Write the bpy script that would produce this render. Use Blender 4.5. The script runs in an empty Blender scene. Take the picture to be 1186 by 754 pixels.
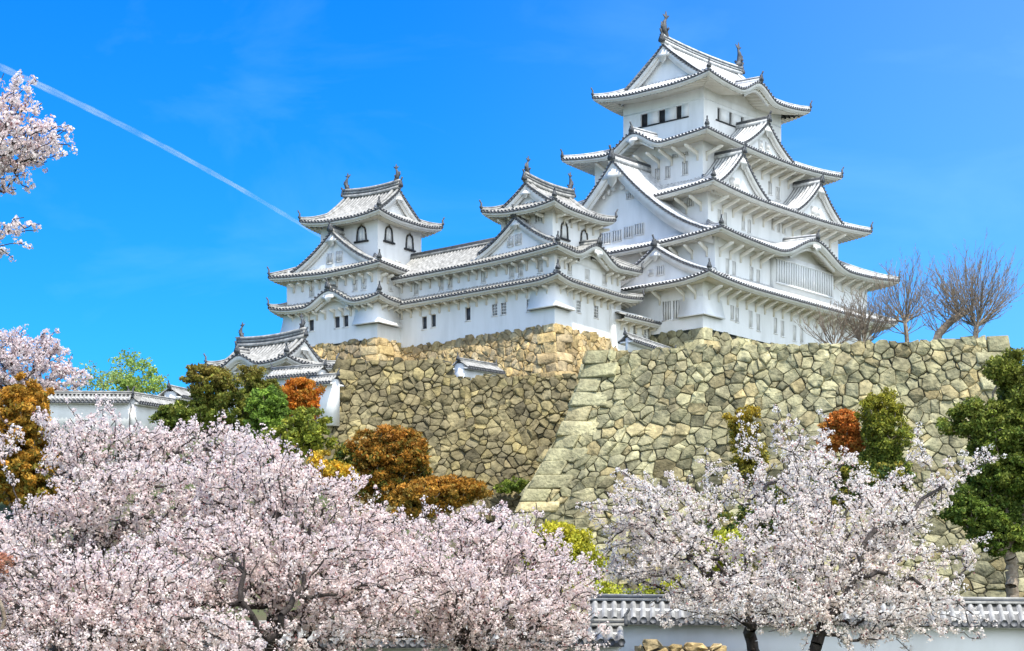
import bpy, math, random
import numpy as np

# ------------------------------------------------------------------ scene, camera, light
SC = bpy.context.scene
COL = SC.collection
F_PX, CX, HOR, EYE = 2380.0, 593.0, 820.0, 1.6      # lens and horizon measured on the 1186 px wide photo

cam_d = bpy.data.cameras.new('camera')
cam_d.sensor_width = 36.0
cam_d.lens = 36.0 * F_PX / 1186.0
cam_d.shift_y = (HOR - 377.0) / 1186.0
cam_d.clip_start, cam_d.clip_end = 0.5, 20000.0
cam = bpy.data.objects.new('camera', cam_d)
cam.location = (0, 0, EYE)
cam.rotation_euler = (math.radians(90), 0, 0)
COL.objects.link(cam)
SC.camera = cam

SUN_EL, SUN_X, SUN_Y = math.radians(64), 0.41, -0.913
world = bpy.data.worlds.new('World')
SC.world = world
world.use_nodes = True
wt = world.node_tree
for n in list(wt.nodes): wt.nodes.remove(n)
w_out = wt.nodes.new('ShaderNodeOutputWorld')
w_bg = wt.nodes.new('ShaderNodeBackground')
sky = wt.nodes.new('ShaderNodeTexSky')
sky.sky_type = 'NISHITA'
sky.sun_disc = False
sky.sun_elevation = SUN_EL
sky.sun_rotation = math.atan2(SUN_X, SUN_Y)
sky.altitude = 60
sky.air_density, sky.dust_density, sky.ozone_density = 1.1, 0.15, 3.2
hs = wt.nodes.new('ShaderNodeHueSaturation')
hs.inputs['Saturation'].default_value = 1.46
hs.inputs['Value'].default_value = 1.0
tint = wt.nodes.new('ShaderNodeMix'); tint.data_type = 'RGBA'; tint.blend_type = 'MULTIPLY'
tint.inputs[0].default_value = 1.0
tint.inputs[7].default_value = (0.18, 0.75, 1.12, 1)
tc = wt.nodes.new('ShaderNodeTexCoord')
mp = wt.nodes.new('ShaderNodeMapping'); mp.inputs['Scale'].default_value = (5.0, 5.0, 15.0)
cl = wt.nodes.new('ShaderNodeTexNoise'); cl.inputs['Scale'].default_value = 1.3
cl.inputs['Detail'].default_value = 7; cl.inputs['Roughness'].default_value = 0.55; cl.inputs['Distortion'].default_value = 0.6
cr = wt.nodes.new('ShaderNodeValToRGB')
cr.color_ramp.elements[0].position = 0.53; cr.color_ramp.elements[0].color = (0, 0, 0, 1)
cr.color_ramp.elements[1].position = 0.85; cr.color_ramp.elements[1].color = (0.11, 0.11, 0.11, 1)
cm = wt.nodes.new('ShaderNodeMix'); cm.data_type = 'RGBA'
cm.inputs[7].default_value = (3.6, 6.4, 9.2, 1)
L = wt.links.new
L(sky.outputs[0], hs.inputs['Color']); L(hs.outputs[0], tint.inputs[6])
L(tc.outputs['Generated'], mp.inputs[0]); L(mp.outputs[0], cl.inputs['Vector']); L(cl.outputs['Fac'], cr.inputs[0])
L(tint.outputs[2], cm.inputs[6]); L(cr.outputs[0], cm.inputs[0])
# thin veil of cirrus to the east, and unseen white haze added behind the camera to brighten the shaded walls
sep = wt.nodes.new('ShaderNodeSeparateXYZ'); L(tc.outputs['Generated'], sep.inputs[0])
ve = wt.nodes.new('ShaderNodeMapRange'); ve.interpolation_type = 'SMOOTHSTEP'
ve.inputs['From Min'].default_value = -0.08; ve.inputs['From Max'].default_value = 0.40; ve.inputs['To Max'].default_value = 0.17
L(sep.outputs['X'], ve.inputs['Value'])
vm = wt.nodes.new('ShaderNodeMix'); vm.data_type = 'RGBA'; vm.inputs[7].default_value = (4.6, 7.0, 9.4, 1)
L(ve.outputs[0], vm.inputs[0]); L(cm.outputs[2], vm.inputs[6])
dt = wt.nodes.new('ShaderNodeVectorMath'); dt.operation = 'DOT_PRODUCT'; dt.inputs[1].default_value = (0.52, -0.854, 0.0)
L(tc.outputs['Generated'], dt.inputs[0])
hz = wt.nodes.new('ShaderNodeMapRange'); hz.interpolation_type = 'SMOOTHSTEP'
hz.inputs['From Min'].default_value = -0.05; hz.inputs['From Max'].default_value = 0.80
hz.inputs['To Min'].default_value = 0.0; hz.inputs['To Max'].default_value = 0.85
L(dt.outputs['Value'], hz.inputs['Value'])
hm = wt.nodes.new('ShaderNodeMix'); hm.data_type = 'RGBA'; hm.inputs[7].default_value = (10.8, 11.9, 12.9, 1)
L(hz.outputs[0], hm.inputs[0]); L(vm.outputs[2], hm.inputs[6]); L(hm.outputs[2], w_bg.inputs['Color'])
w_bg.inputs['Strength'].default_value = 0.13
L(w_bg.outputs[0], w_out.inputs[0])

sun_d = bpy.data.lights.new('sun', 'SUN')
sun_d.energy = 3.6
sun_d.angle = math.radians(0.5)
sun_d.color = (1.0, 0.95, 0.86)
sun = bpy.data.objects.new('sun', sun_d)
COL.objects.link(sun)
_ch = math.cos(SUN_EL) / math.hypot(SUN_X, SUN_Y)
from mathutils import Vector
sun.rotation_euler = Vector((SUN_X * _ch, SUN_Y * _ch, math.sin(SUN_EL))).to_track_quat('Z', 'Y').to_euler()
sun.location = (30, -80, 150)

SC.view_settings.view_transform = 'Standard'
SC.view_settings.look = 'None'
SC.view_settings.exposure = 0.68
SC.view_settings.gamma = 1.0
SC.view_settings.use_curve_mapping = False
SC.cycles.use_denoising = True
SC.cycles.max_bounces = 8
SC.cycles.diffuse_bounces = 4
SC.cycles.transmission_bounces = 4
SC.cycles.transparent_max_bounces = 12

# ------------------------------------------------------------------ materials
def nmat(name):
    m = bpy.data.materials.new(name); m.use_nodes = True
    nt = m.node_tree
    for n in list(nt.nodes): nt.nodes.remove(n)
    out = nt.nodes.new('ShaderNodeOutputMaterial')
    return m, nt, out

def mat(name, c1, c2=None, scale=3.0, rough=0.85, bump=0.0, bscale=20.0, detail=5.0, stretch=(1, 1, 1), spec=0.3, ramp=(0.35, 0.65)):
    m, nt, out = nmat(name)
    b = nt.nodes.new('ShaderNodeBsdfPrincipled')
    b.inputs['Roughness'].default_value = rough
    b.inputs['Specular IOR Level'].default_value = spec
    nt.links.new(b.outputs[0], out.inputs[0])
    geo = nt.nodes.new('ShaderNodeNewGeometry')
    mpn = nt.nodes.new('ShaderNodeMapping'); mpn.inputs['Scale'].default_value = stretch
    nt.links.new(geo.outputs['Position'], mpn.inputs[0])
    if c2 is None:
        b.inputs['Base Color'].default_value = (*c1, 1)
    else:
        no = nt.nodes.new('ShaderNodeTexNoise'); no.inputs['Scale'].default_value = scale; no.inputs['Detail'].default_value = detail
        rp = nt.nodes.new('ShaderNodeValToRGB')
        rp.color_ramp.elements[0].position = ramp[0]; rp.color_ramp.elements[1].position = ramp[1]
        rp.color_ramp.elements[0].color = (*c1, 1); rp.color_ramp.elements[1].color = (*c2, 1)
        nt.links.new(mpn.outputs[0], no.inputs['Vector']); nt.links.new(no.outputs['Fac'], rp.inputs[0])
        nt.links.new(rp.outputs[0], b.inputs['Base Color'])
    if bump > 0:
        nb = nt.nodes.new('ShaderNodeTexNoise'); nb.inputs['Scale'].default_value = bscale; nb.inputs['Detail'].default_value = 4
        bp = nt.nodes.new('ShaderNodeBump'); bp.inputs['Strength'].default_value = bump; bp.inputs['Distance'].default_value = 0.1
        nt.links.new(geo.outputs['Position'], nb.inputs['Vector']); nt.links.new(nb.outputs['Fac'], bp.inputs['Height'])
        nt.links.new(bp.outputs[0], b.inputs['Normal'])
    return m

def attr_mat(name, rough=0.9, noise=(0.75, 1.2), nscale=2.5, bump=0.4, bscale=6.0, trans=0.0, big=None):
    """base colour comes from the per-piece colour attribute (each stone, each leaf), broken up by noise"""
    m, nt, out = nmat(name)
    at = nt.nodes.new('ShaderNodeAttribute'); at.attribute_name = 'col'
    col = at.outputs['Color']
    geo = nt.nodes.new('ShaderNodeNewGeometry')
    if noise:
        no = nt.nodes.new('ShaderNodeTexNoise'); no.inputs['Scale'].default_value = nscale; no.inputs['Detail'].default_value = 6
        no.inputs['Roughness'].default_value = 0.65
        mr = nt.nodes.new('ShaderNodeMapRange'); mr.inputs['From Min'].default_value = 0.3; mr.inputs['From Max'].default_value = 0.7
        mr.inputs['To Min'].default_value = noise[0]; mr.inputs['To Max'].default_value = noise[1]
        mx = nt.nodes.new('ShaderNodeMix'); mx.data_type = 'RGBA'; mx.blend_type = 'MULTIPLY'; mx.inputs[0].default_value = 1
        nt.links.new(geo.outputs['Position'], no.inputs['Vector']); nt.links.new(no.outputs['Fac'], mr.inputs['Value'])
        nt.links.new(col, mx.inputs[6]); nt.links.new(mr.outputs[0], mx.inputs[7]); col = mx.outputs[2]
    if big:                                                     # broad weather stains running down the face
        mpn = nt.nodes.new('ShaderNodeMapping'); mpn.inputs['Scale'].default_value = (1, 1, .45)
        no = nt.nodes.new('ShaderNodeTexNoise'); no.inputs['Scale'].default_value = .33; no.inputs['Detail'].default_value = 7; no.inputs['Roughness'].default_value = .62
        rp = nt.nodes.new('ShaderNodeValToRGB'); rp.color_ramp.elements[0].position = .34; rp.color_ramp.elements[1].position = .66
        rp.color_ramp.elements[0].color = (big[0], big[0] * .98, big[0] * .97, 1); rp.color_ramp.elements[1].color = (big[1], big[1] * .99, big[1] * .93, 1)
        mx = nt.nodes.new('ShaderNodeMix'); mx.data_type = 'RGBA'; mx.blend_type = 'MULTIPLY'; mx.inputs[0].default_value = 1
        nt.links.new(geo.outputs['Position'], mpn.inputs[0]); nt.links.new(mpn.outputs[0], no.inputs['Vector']); nt.links.new(no.outputs['Fac'], rp.inputs[0])
        nt.links.new(col, mx.inputs[6]); nt.links.new(rp.outputs[0], mx.inputs[7]); col = mx.outputs[2]
    b = nt.nodes.new('ShaderNodeBsdfPrincipled'); b.inputs['Roughness'].default_value = rough
    b.inputs['Specular IOR Level'].default_value = 0.2
    nt.links.new(col, b.inputs['Base Color'])
    if bump:
        nb = nt.nodes.new('ShaderNodeTexNoise'); nb.inputs['Scale'].default_value = bscale; nb.inputs['Detail'].default_value = 5
        bp = nt.nodes.new('ShaderNodeBump'); bp.inputs['Strength'].default_value = bump; bp.inputs['Distance'].default_value = 0.15
        nt.links.new(geo.outputs['Position'], nb.inputs['Vector']); nt.links.new(nb.outputs['Fac'], bp.inputs['Height'])
        nt.links.new(bp.outputs[0], b.inputs['Normal'])
    if trans > 0:
        t = nt.nodes.new('ShaderNodeBsdfTranslucent'); nt.links.new(col, t.inputs['Color'])
        ms = nt.nodes.new('ShaderNodeMixShader'); ms.inputs[0].default_value = trans
        nt.links.new(b.outputs[0], ms.inputs[1]); nt.links.new(t.outputs[0], ms.inputs[2]); nt.links.new(ms.outputs[0], out.inputs[0])
    else:
        nt.links.new(b.outputs[0], out.inputs[0])
    return m

MT = {
    'plaster': mat('white_plaster', (0.81, 0.81, 0.80), (0.66, 0.66, 0.64), 0.9, 0.9, 0.10, 5.0, 9, (1, 1, 0.22), 0.15, (0.46, 0.80)),
    'trim': mat('white_trim', (0.80, 0.79, 0.76), (0.72, 0.70, 0.66), 1.4, 0.9, spec=0.15),
    'soffit': mat('cream_soffit', (0.80, 0.76, 0.67), (0.72, 0.67, 0.57), 1.0, 0.9, spec=0.1),
    'rib': mat('plastered_tile', (0.60, 0.60, 0.59), (0.35, 0.355, 0.36), 2.4, 0.8, spec=0.2, ramp=(0.42, 0.68)),
    'tile': mat('tile_channel', (0.22, 0.22, 0.225), (0.14, 0.143, 0.15), 3.0, 0.7, spec=0.3),
    'rib_old': mat('weathered_plastered_tile', (0.42, 0.41, 0.385), (0.22, 0.215, 0.20), 2.4, 0.85, spec=0.2, ramp=(0.36, 0.66)),
    'tile_old': mat('weathered_tile_channel', (0.19, 0.185, 0.175), (0.11, 0.11, 0.105), 3.0, 0.8, spec=0.3),
    'dark': mat('dark_roof_tile', (0.05, 0.053, 0.06), (0.10, 0.105, 0.11), 4.0, 0.6, spec=0.4),
    'disc': mat('tile_end', (0.075, 0.078, 0.084), (0.14, 0.14, 0.145), 5.0, 0.6, spec=0.35),
    'black': mat('black_lacquer', (0.018, 0.019, 0.022), (0.035, 0.035, 0.038), 4.0, 0.5),
    'void': mat('dark_window', (0.045, 0.05, 0.06), (0.08, 0.085, 0.10), 2.0, 0.4),
    'grey': mat('window_back', (0.27, 0.28, 0.30), (0.36, 0.37, 0.39), 2.0, 0.6),
    'pale': mat('pale_lattice_back', (0.50, 0.51, 0.52), (0.58, 0.585, 0.59), 2.0, 0.8),
    'gold': mat('aged_fitting', (0.30, 0.26, 0.17), (0.22, 0.19, 0.13), 6.0, 0.5),
    'bark': mat('cherry_bark', (0.034, 0.027, 0.024), (0.078, 0.064, 0.056), 9.0, 0.95, 0.5, 25.0, stretch=(1, 1, 0.4)),
    'bark2': mat('grey_bark', (0.20, 0.15, 0.105), (0.32, 0.26, 0.195), 6.0, 0.95, 0.4, 20.0),
    'ground': mat('earth_and_grass', (0.10, 0.085, 0.05), (0.075, 0.10, 0.035), 0.35, 1.0, 0.5, 3.0, 8),
    'joint': mat('stone_joint', (0.05, 0.046, 0.034), (0.13, 0.12, 0.085), 3.0, 1.0),
    'stone': attr_mat('stone', 0.95, (0.60, 1.25), 2.4, 0.9, 4.0, big=(0.64, 1.22)),
    'leaf': attr_mat('leaf', 0.6, None, trans=0.30, bump=0),
    'petal': attr_mat('petal', 0.8, None, trans=0.46, bump=0),
}

# ------------------------------------------------------------------ mesh helpers
class MB:
    """collects shapes; build() links them as ONE mesh object"""
    def __init__(s): s.v = []; s.q = []; s.t = []; s.n = 0
    def add(s, V, faces, m=0):
        V = np.asarray(V, float).reshape(-1, 3)
        for f in faces: s.t.append((tuple(i + s.n for i in f), m))
        s.v.append(V); s.n += len(V)
    def grid(s, P, mats=0, close=False):
        P = np.asarray(P, float); r, c = P.shape[:2]
        idx = np.arange(r * c).reshape(r, c) + s.n
        if close: idx = np.hstack([idx, idx[:, :1]])
        q = np.stack([idx[:-1, :-1], idx[:-1, 1:], idx[1:, 1:], idx[1:, :-1]], -1)
        mm = np.broadcast_to(np.asarray(mats), (q.shape[1],)) if np.ndim(mats) <= 1 else mats
        mm = np.broadcast_to(mm, q.shape[:2])
        d = np.abs(P[:-1] - P[1:]).sum(-1)                       # drop collapsed quads at the hips
        d = np.hstack([d, d[:, :1]]) if close else d
        keep = (d[:, :-1] + d[:, 1:]) > 1e-5
        s.q.append((q[keep], mm[keep])); s.v.append(P.reshape(-1, 3)); s.n += r * c
    def box(s, a, b, m=0):
        x0, y0, z0 = a; x1, y1, z1 = b
        s.add([(x0,y0,z0),(x1,y0,z0),(x1,y1,z0),(x0,y1,z0),(x0,y0,z1),(x1,y0,z1),(x1,y1,z1),(x0,y1,z1)],
              [(0,3,2,1),(4,5,6,7),(0,1,5,4),(1,2,6,5),(2,3,7,6),(3,0,4,7)], m)
    def prism(s, poly, d, m=0, m_side=None):
        P = np.asarray(poly, float); d = np.asarray(d, float); k = len(P)
        f = [tuple(range(k - 1, -1, -1)), tuple(range(k, 2 * k))]
        s.add(np.vstack([P, P + d]), f, m)
        s.n -= 2 * k; s.v.pop()
        s.add(np.vstack([P, P + d]), [(i, (i + 1) % k, k + (i + 1) % k, k + i) for i in range(k)], m if m_side is None else m_side)
    def tube(s, path, rad, seg=6, m=0, cap=True, up=(0, 0, 1), sx=1.0, sy=1.0):
        P = np.asarray(path, float); k = len(P); R = np.broadcast_to(np.asarray(rad, float), (k,))
        T = np.gradient(P, axis=0); T /= np.linalg.norm(T, axis=1)[:, None] + 1e-9
        U = np.asarray(up, float); A = np.cross(T, U); la = np.linalg.norm(A, axis=1)
        A[la < 1e-3] = (1, 0, 0); A /= np.linalg.norm(A, axis=1)[:, None]; B = np.cross(A, T)
        an = np.arange(seg) / seg * 2 * math.pi
        G = P[:, None] + R[:, None, None] * (np.cos(an)[None, :, None] * A[:, None] * sx + np.sin(an)[None, :, None] * B[:, None] * sy)
        base = s.n
        s.grid(G, m, close=True)
        if cap:
            s.t.append((tuple(base + i for i in range(seg)), m)); s.t.append((tuple(base + (k - 1) * seg + i for i in range(seg)), m))
    def bar(s, path, w, h, m=0, side=(1, 0, 0), m_top=None):
        """rectangular section swept along a path, standing on it; side = sideways unit vector"""
        P = np.asarray(path, float); sd = np.asarray(side, float) * w / 2; z = np.array([0, 0, h])
        ring = np.stack([P - sd, P + sd, P + sd * .8 + z, P - sd * .8 + z], 1)
        base = s.n
        s.grid(ring, np.array([m, m, m if m_top is None else m_top, m]), close=True)
        k = len(P)
        s.t.append(((base, base + 3, base + 2, base + 1), m)); s.t.append((tuple(base + (k - 1) * 4 + i for i in range(4)), m))
    def build(s, name, mats, parent=None, B=None, smooth=False, col=None):
        me = bpy.data.meshes.new(name)
        V = np.vstack(s.v) if s.v else np.zeros((0, 3))
        if B is not None: V = V @ B
        nq = sum(len(q) for q, _ in s.q)
        Q = np.vstack([q for q, _ in s.q]) if nq else np.zeros((0, 4), int)
        QM = np.concatenate([m for _, m in s.q]) if nq else np.zeros(0, int)
        lt = np.array([len(f) for f, _ in s.t], int)
        loops = np.concatenate([Q.ravel(), np.array([i for f, _ in s.t for i in f], int)]).astype(np.int32)
        tot = np.concatenate([np.full(nq, 4), lt]).astype(np.int32)
        start = np.concatenate([[0], np.cumsum(tot)[:-1]]).astype(np.int32) if len(tot) else np.zeros(0, np.int32)
        me.vertices.add(len(V)); me.vertices.foreach_set('co', V.astype(np.float32).ravel())
        me.loops.add(len(loops)); me.loops.foreach_set('vertex_index', loops)
        me.polygons.add(len(tot)); me.polygons.foreach_set('loop_start', start); me.polygons.foreach_set('loop_total', tot)
        me.polygons.foreach_set('material_index', np.concatenate([QM, np.array([m for _, m in s.t], int)]).astype(np.int32))
        if smooth: me.polygons.foreach_set('use_smooth', np.ones(len(tot), bool))
        if col is not None:
            a = me.color_attributes.new('col', 'FLOAT_COLOR', 'POINT')
            c = np.ones((len(V), 4), np.float32); c[:, :3] = col; a.data.foreach_set('color', c.ravel())
        for m in (mats if isinstance(mats, (list, tuple)) else [mats]): me.materials.append(MT[m])
        me.update(calc_edges=True); me.validate()
        o = bpy.data.objects.new(name, me); COL.objects.link(o)
        if parent is not None: o.parent = parent
        return o

def tag(o, label=None, cat=None, group=None, kind=None):
    if label: o['label'] = label
    if cat: o['category'] = cat
    if group: o['group'] = group
    if kind: o['kind'] = kind
    return o

def empty(name, loc, label=None, cat=None, group=None):
    o = bpy.data.objects.new(name, None); COL.objects.link(o); o.location = tuple(loc)
    o.empty_display_size = 1.0
    return tag(o, label, cat, group)

def dup(src, parent, loc):
    o = src.copy(); COL.objects.link(o); o.parent = parent; o.location = tuple(loc)
    return o

def at(px, py, Y):
    """point at distance Y that the photo shows at pixel (px, py)"""
    return np.array([(px - CX) / F_PX * Y, Y, EYE - (py - HOR) / F_PX * Y])

def hdir(deg):                       # horizontal direction, degrees clockwise from straight ahead
    a = math.radians(deg); return np.array([math.sin(a), math.cos(a), 0.0])

def basis(u_deg, v_deg):             # rows: along the right-hand face, along the left-hand face, up
    return np.array([hdir(u_deg), hdir(-v_deg), [0, 0, 1.0]])
# ------------------------------------------------------------------ castle building kit (local coordinates u, v, z)
class Side:
    def __init__(s, o, a, n, Lg): s.o = np.array(o, float); s.a = np.array(a, float); s.n = np.array(n, float); s.L = Lg
    def P(s, x, y, z):
        x, y, z = np.broadcast_arrays(np.asarray(x, float), np.asarray(y, float), np.asarray(z, float))
        return s.o + x[..., None] * s.a + y[..., None] * s.n + z[..., None] * np.array([0, 0, 1.0])

def sides_of(rect):
    u0, u1, v0, v1 = rect
    return {'S': Side((u0, v0, 0), (1, 0, 0), (0, 1, 0), u1 - u0), 'E': Side((u1, v0, 0), (0, 1, 0), (-1, 0, 0), v1 - v0),
            'N': Side((u1, v1, 0), (-1, 0, 0), (0, -1, 0), u1 - u0), 'W': Side((u0, v1, 0), (0, -1, 0), (1, 0, 0), v1 - v0)}

NEXT = {'S': ('W', 'E'), 'E': ('S', 'N'), 'N': ('E', 'W'), 'W': ('N', 'S')}     # side at x=0, side at x=L
OFF = np.array([0, .22, .44, .52, .62, .76, .90, 1.0])                          # one tile row: pan, then round cover tile
OFH = np.array([.0, -.035, .0, .06, .105, .12, .09, .0])
OFM = np.array([1, 1, 0, 0, 0, 0, 0])

def tile_cols(L, pitch):
    n = max(1, int(round(L / pitch))); p = L / n
    xs = (np.arange(n)[:, None] + OFF[None, :-1]).ravel() * p
    hs = np.tile(OFH[:-1], n); ms = np.tile(OFM, n)
    return np.append(xs, L), np.append(hs, 0.0), ms, (np.arange(n) + .76) * p

def bumpf(x, bumps):
    b = np.zeros_like(np.asarray(x, float))
    for c, hw, B in bumps:
        t = np.clip(np.abs(x - c) / hw, 0, 1); b = np.maximum(b, B * (0.5 * (1 + np.cos(math.pi * t ** 0.92))))
    return b

ORN = None
def ornament_mesh():
    """ridge-end tile: shield with shoulders and a long peg, faces along -y"""
    global ORN
    if ORN is None:
        mb = MB()
        sh = [(-.26, 0, 0), (.26, 0, 0), (.30, 0, .16), (.22, 0, .34), (.13, 0, .50), (.17, 0, .62), (.06, 0, .60), (0, 0, .70),
              (-.06, 0, .60), (-.17, 0, .62), (-.13, 0, .50), (-.22, 0, .34), (-.30, 0, .16)]
        mb.prism([(x, -.09, z) for x, _, z in sh], (0, .18, 0))
        mb.tube([(0, .05, .60), (0, -.10, .78), (0, -.20, 1.0)], [.09, .08, .10], 6)
        mb.tube([(0, -.12, .22), (0, -.20, .22)], [.15, .08], 7)
        o = mb.build('ridge_ornament', 'dark'); ORN = o.data
        bpy.data.objects.remove(o)
    return ORN

def ornament(bld, parent, p, dirn, sc=1.0):
    o = bpy.data.objects.new('ridge_ornament', ornament_mesh()); COL.objects.link(o); o.parent = parent
    q = np.asarray(p, float) @ bld.B; d = np.asarray(dirn, float) @ bld.B
    o.location = tuple(q); o.rotation_euler = (0, 0, math.atan2(d[1], d[0]) + math.pi / 2); o.scale = (sc, sc, sc)
    return o

class Building:
    def __init__(s, name, O, ua, va, label, cat, old=False, group=None):
        s.B = basis(ua, va); s.O = np.array(O); s.root = empty(name, O, label, cat, group)
        s.rt = ['rib_old', 'tile_old', 'disc', 'trim'] if old else ['rib', 'tile', 'disc', 'trim']
        s.pitch = 0.40
    def build(s, mb, name, mats, parent=None, smooth=False): return mb.build(name, mats, parent or s.root, s.B, smooth)

    # ---- walls with real openings on the two faces the photo shows
    def walls(s, u0, u1, v0, v1, z0, z1, wins=(), name='wall'):
        mb = MB()
        def face(P, c0, c1, rects, inward):
            xs = sorted({c0, c1, *[r[0] for r in rects], *[r[1] for r in rects]})
            zs = sorted({z0, z1, *[r[2] for r in rects], *[r[3] for r in rects]})
            for i in range(len(xs) - 1):
                for j in range(len(zs) - 1):
                    mx, mz = (xs[i] + xs[i + 1]) / 2, (zs[j] + zs[j + 1]) / 2
                    if any(r[0] < mx < r[1] and r[2] < mz < r[3] for r in rects): continue
                    mb.add([P(xs[i], zs[j]), P(xs[i + 1], zs[j]), P(xs[i + 1], zs[j + 1]), P(xs[i], zs[j + 1])], [(0, 1, 2, 3)])
            for r in rects:
                C = [P(r[0], r[2]), P(r[1], r[2]), P(r[1], r[3]), P(r[0], r[3])]; D = [tuple(np.array(c) + inward) for c in C]
                mb.add(C + D, [(0, 1, 5, 4), (1, 2, 6, 5), (2, 3, 7, 6), (3, 0, 4, 7)])
        rS, rW = [], []
        for w in wins:
            sd, c, zc, ww, hh = w[:5]
            (rS if sd == 'S' else rW).append((c - ww / 2, c + ww / 2, zc - hh / 2, zc + hh / 2))
        face(lambda x, z: (x, v0, z), u0, u1, rS, np.array([0, .26, 0]))
        face(lambda x, z: (u0, x, z), v0, v1, rW, np.array([.26, 0, 0]))
        mb.add([(u1, v0, z0), (u1, v1, z0), (u1, v1, z1), (u1, v0, z1)], [(0, 1, 2, 3)])
        mb.add([(u1, v1, z0), (u0, v1, z0), (u0, v1, z1), (u1, v1, z1)], [(0, 1, 2, 3)])
        mb.add([(u0, v0, z1), (u1, v0, z1), (u1, v1, z1), (u0, v1, z1)], [(0, 1, 2, 3)])
        o = s.build(mb, name, 'plaster')
        for w in wins: s.window(w, u0 if w[0] == 'W' else v0)
        return o
    def window(s, w, plane, parent=None):
        """kind: bar = white lattice bars, dark = open black, grid = dark with pale cross bars, shut = open black half with white shutter"""
        sd, c, zc, ww, hh, kind = w[:6]
        nb = w[6] if len(w) > 6 else 3
        def bx(mb, x0, x1, d0, d1, z0, z1, m=0):
            if sd == 'S': mb.box((x0, plane + d0, z0), (x1, plane + d1, z1), m)
            else: mb.box((plane + d0, x0, z0), (plane + d1, x1, z1), m)
        a, b, z0, z1 = c - ww / 2, c + ww / 2, zc - hh / 2, zc + hh / 2
        mb = MB(); bx(mb, a, b, .20, .25, z0, z1)
        back = s.build(mb, 'window', 'grey' if kind == 'bar' else ('void' if kind in ('dark', 'grid') else 'black'), parent)
        mb = MB()
        if kind == 'bar':
            st = ww / (nb + .5)
            for i in range(nb):
                x = a + st * (i + .75); bx(mb, x - st * .27, x + st * .27, .03, .15, z0, z1)
            bx(mb, a - .05, b + .05, -.05, .02, z0 - .10, z0)
        elif kind == 'grid':
            for i in range(2):
                x = a + ww * (i + 1) / 3; bx(mb, x - .03, x + .03, .06, .12, z0, z1)
            for i in range(3):
                z = z0 + hh * (i + 1) / 4; bx(mb, a, b, .07, .11, z - .03, z + .03)
            bx(mb, a - .06, b + .06, -.05, .02, z0 - .10, z0)
        elif kind == 'dark':
            bx(mb, a - .07, b + .07, -.05, .02, z0 - .11, z0); bx(mb, a - .03, b + .03, -.04, .02, z1, z1 + .07)
        if mb.n: s.build(mb, 'lattice' if kind in ('bar', 'grid') else 'window_frame', 'trim', back)
        return back

    # ---- one slope of a roof: tile rows, tile ends, eave board, soffit with rafters
    def slope(s, mb, sf, S, zt, ymax, ze, bumps, over, oadj, rows=9, x0=None, x1=None, soffit=True):
        L = S.L; X, H, M, C = tile_cols(L, s.pitch)
        lo, hi = (0 if x0 is None else x0), (L if x1 is None else x1)
        kx = (X >= lo - 1e-6) & (X <= hi + 1e-6); X, H = X[kx], H[kx]; M = M[kx[:-1]][:len(X) - 1]; C = C[(C > lo) & (C < hi)]
        t = np.linspace(0, 1, rows)[:, None]
        Y = t * ymax(X)[None, :]
        mb.grid(S.P(X[None, :], Y, zt(X[None, :], Y) + H[None, :]), M)
        z0 = ze(X) + bumpf(X, bumps)
        mb.grid(np.stack([S.P(X, 0.0, z0 + H), S.P(X, 0.02, z0 - .16)]), 2)                 # dark lip under the tile edge
        zc = ze(C) + bumpf(C, bumps)
        an = np.arange(7) / 7 * 2 * math.pi                                                 # round tile ends
        for c, z in zip(C, zc):
            r = .125
            A = S.P(c + r * np.cos(an), -.05, z + .0 + r * np.sin(an)); Bq = S.P(c + r * np.cos(an), .05, z + r * np.sin(an))
            n = 7; mb.add(np.vstack([A, Bq]), [tuple(range(n))] + [(i, (i + 1) % n, n + (i + 1) % n, n + i) for i in range(n)], 2)
        if not soffit: return
        Xs = np.linspace(lo, hi, max(12, int((hi - lo) / .25)))
        bz = bumpf(Xs, bumps); zs = ze(Xs) + bz
        dp = .15 + .20 * np.clip(bumpf(Xs, [(c, hw * 1.12, 1.0) for c, hw, B in bumps]) * 2.2, 0, 1) if bumps else np.full_like(Xs, .15)
        # eave board, two steps
        def hipx(y, q=1.0):   # clip ends with the hip so neighbours meet
            return np.clip(Xs, lo + (y * q if lo == 0 else 0), hi - (y * q if hi == L else 0))
        q = oadj
        x1_, x2_ = hipx(.07, q), hipx(.36, q)
        sf.grid(np.stack([S.P(x1_, .07, zs - .15), S.P(x1_, .07, zs - .15 - dp), S.P(x2_, .36, zs - .15 - dp), S.P(x2_, .36, zs - .26 - dp * 1.15)]), 0)
        # rafters: corrugated soffit
        n = max(1, int(round((hi - lo) / .42))); p = (hi - lo) / n
        of = np.array([0, .5, .5, .99]); oh = np.array([0, 0, -.13, -.13])
        Xr = (lo + (np.arange(n)[:, None] + of[None]) * p).ravel(); Hr = np.tile(oh, n)
        yr0 = .36
        xe = np.minimum(Xr if lo == 0 else 1e9, (L - Xr) if hi == L else 1e9) / max(q, 1e-6)
        ym = np.minimum(over + .12, np.maximum(xe, yr0))
        tt = np.array([0.0, 1.0])[:, None]; Yr = yr0 + tt * (ym - yr0)[None]
        dpr = np.interp(Xr, Xs, dp)
        Zr = (ze(Xr) + bumpf(Xr, bumps) - .22 - dpr)[None] + .16 * (Yr - yr0) + Hr[None]
        sf.grid(S.P(Xr[None], Yr, Zr), 1)
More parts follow.
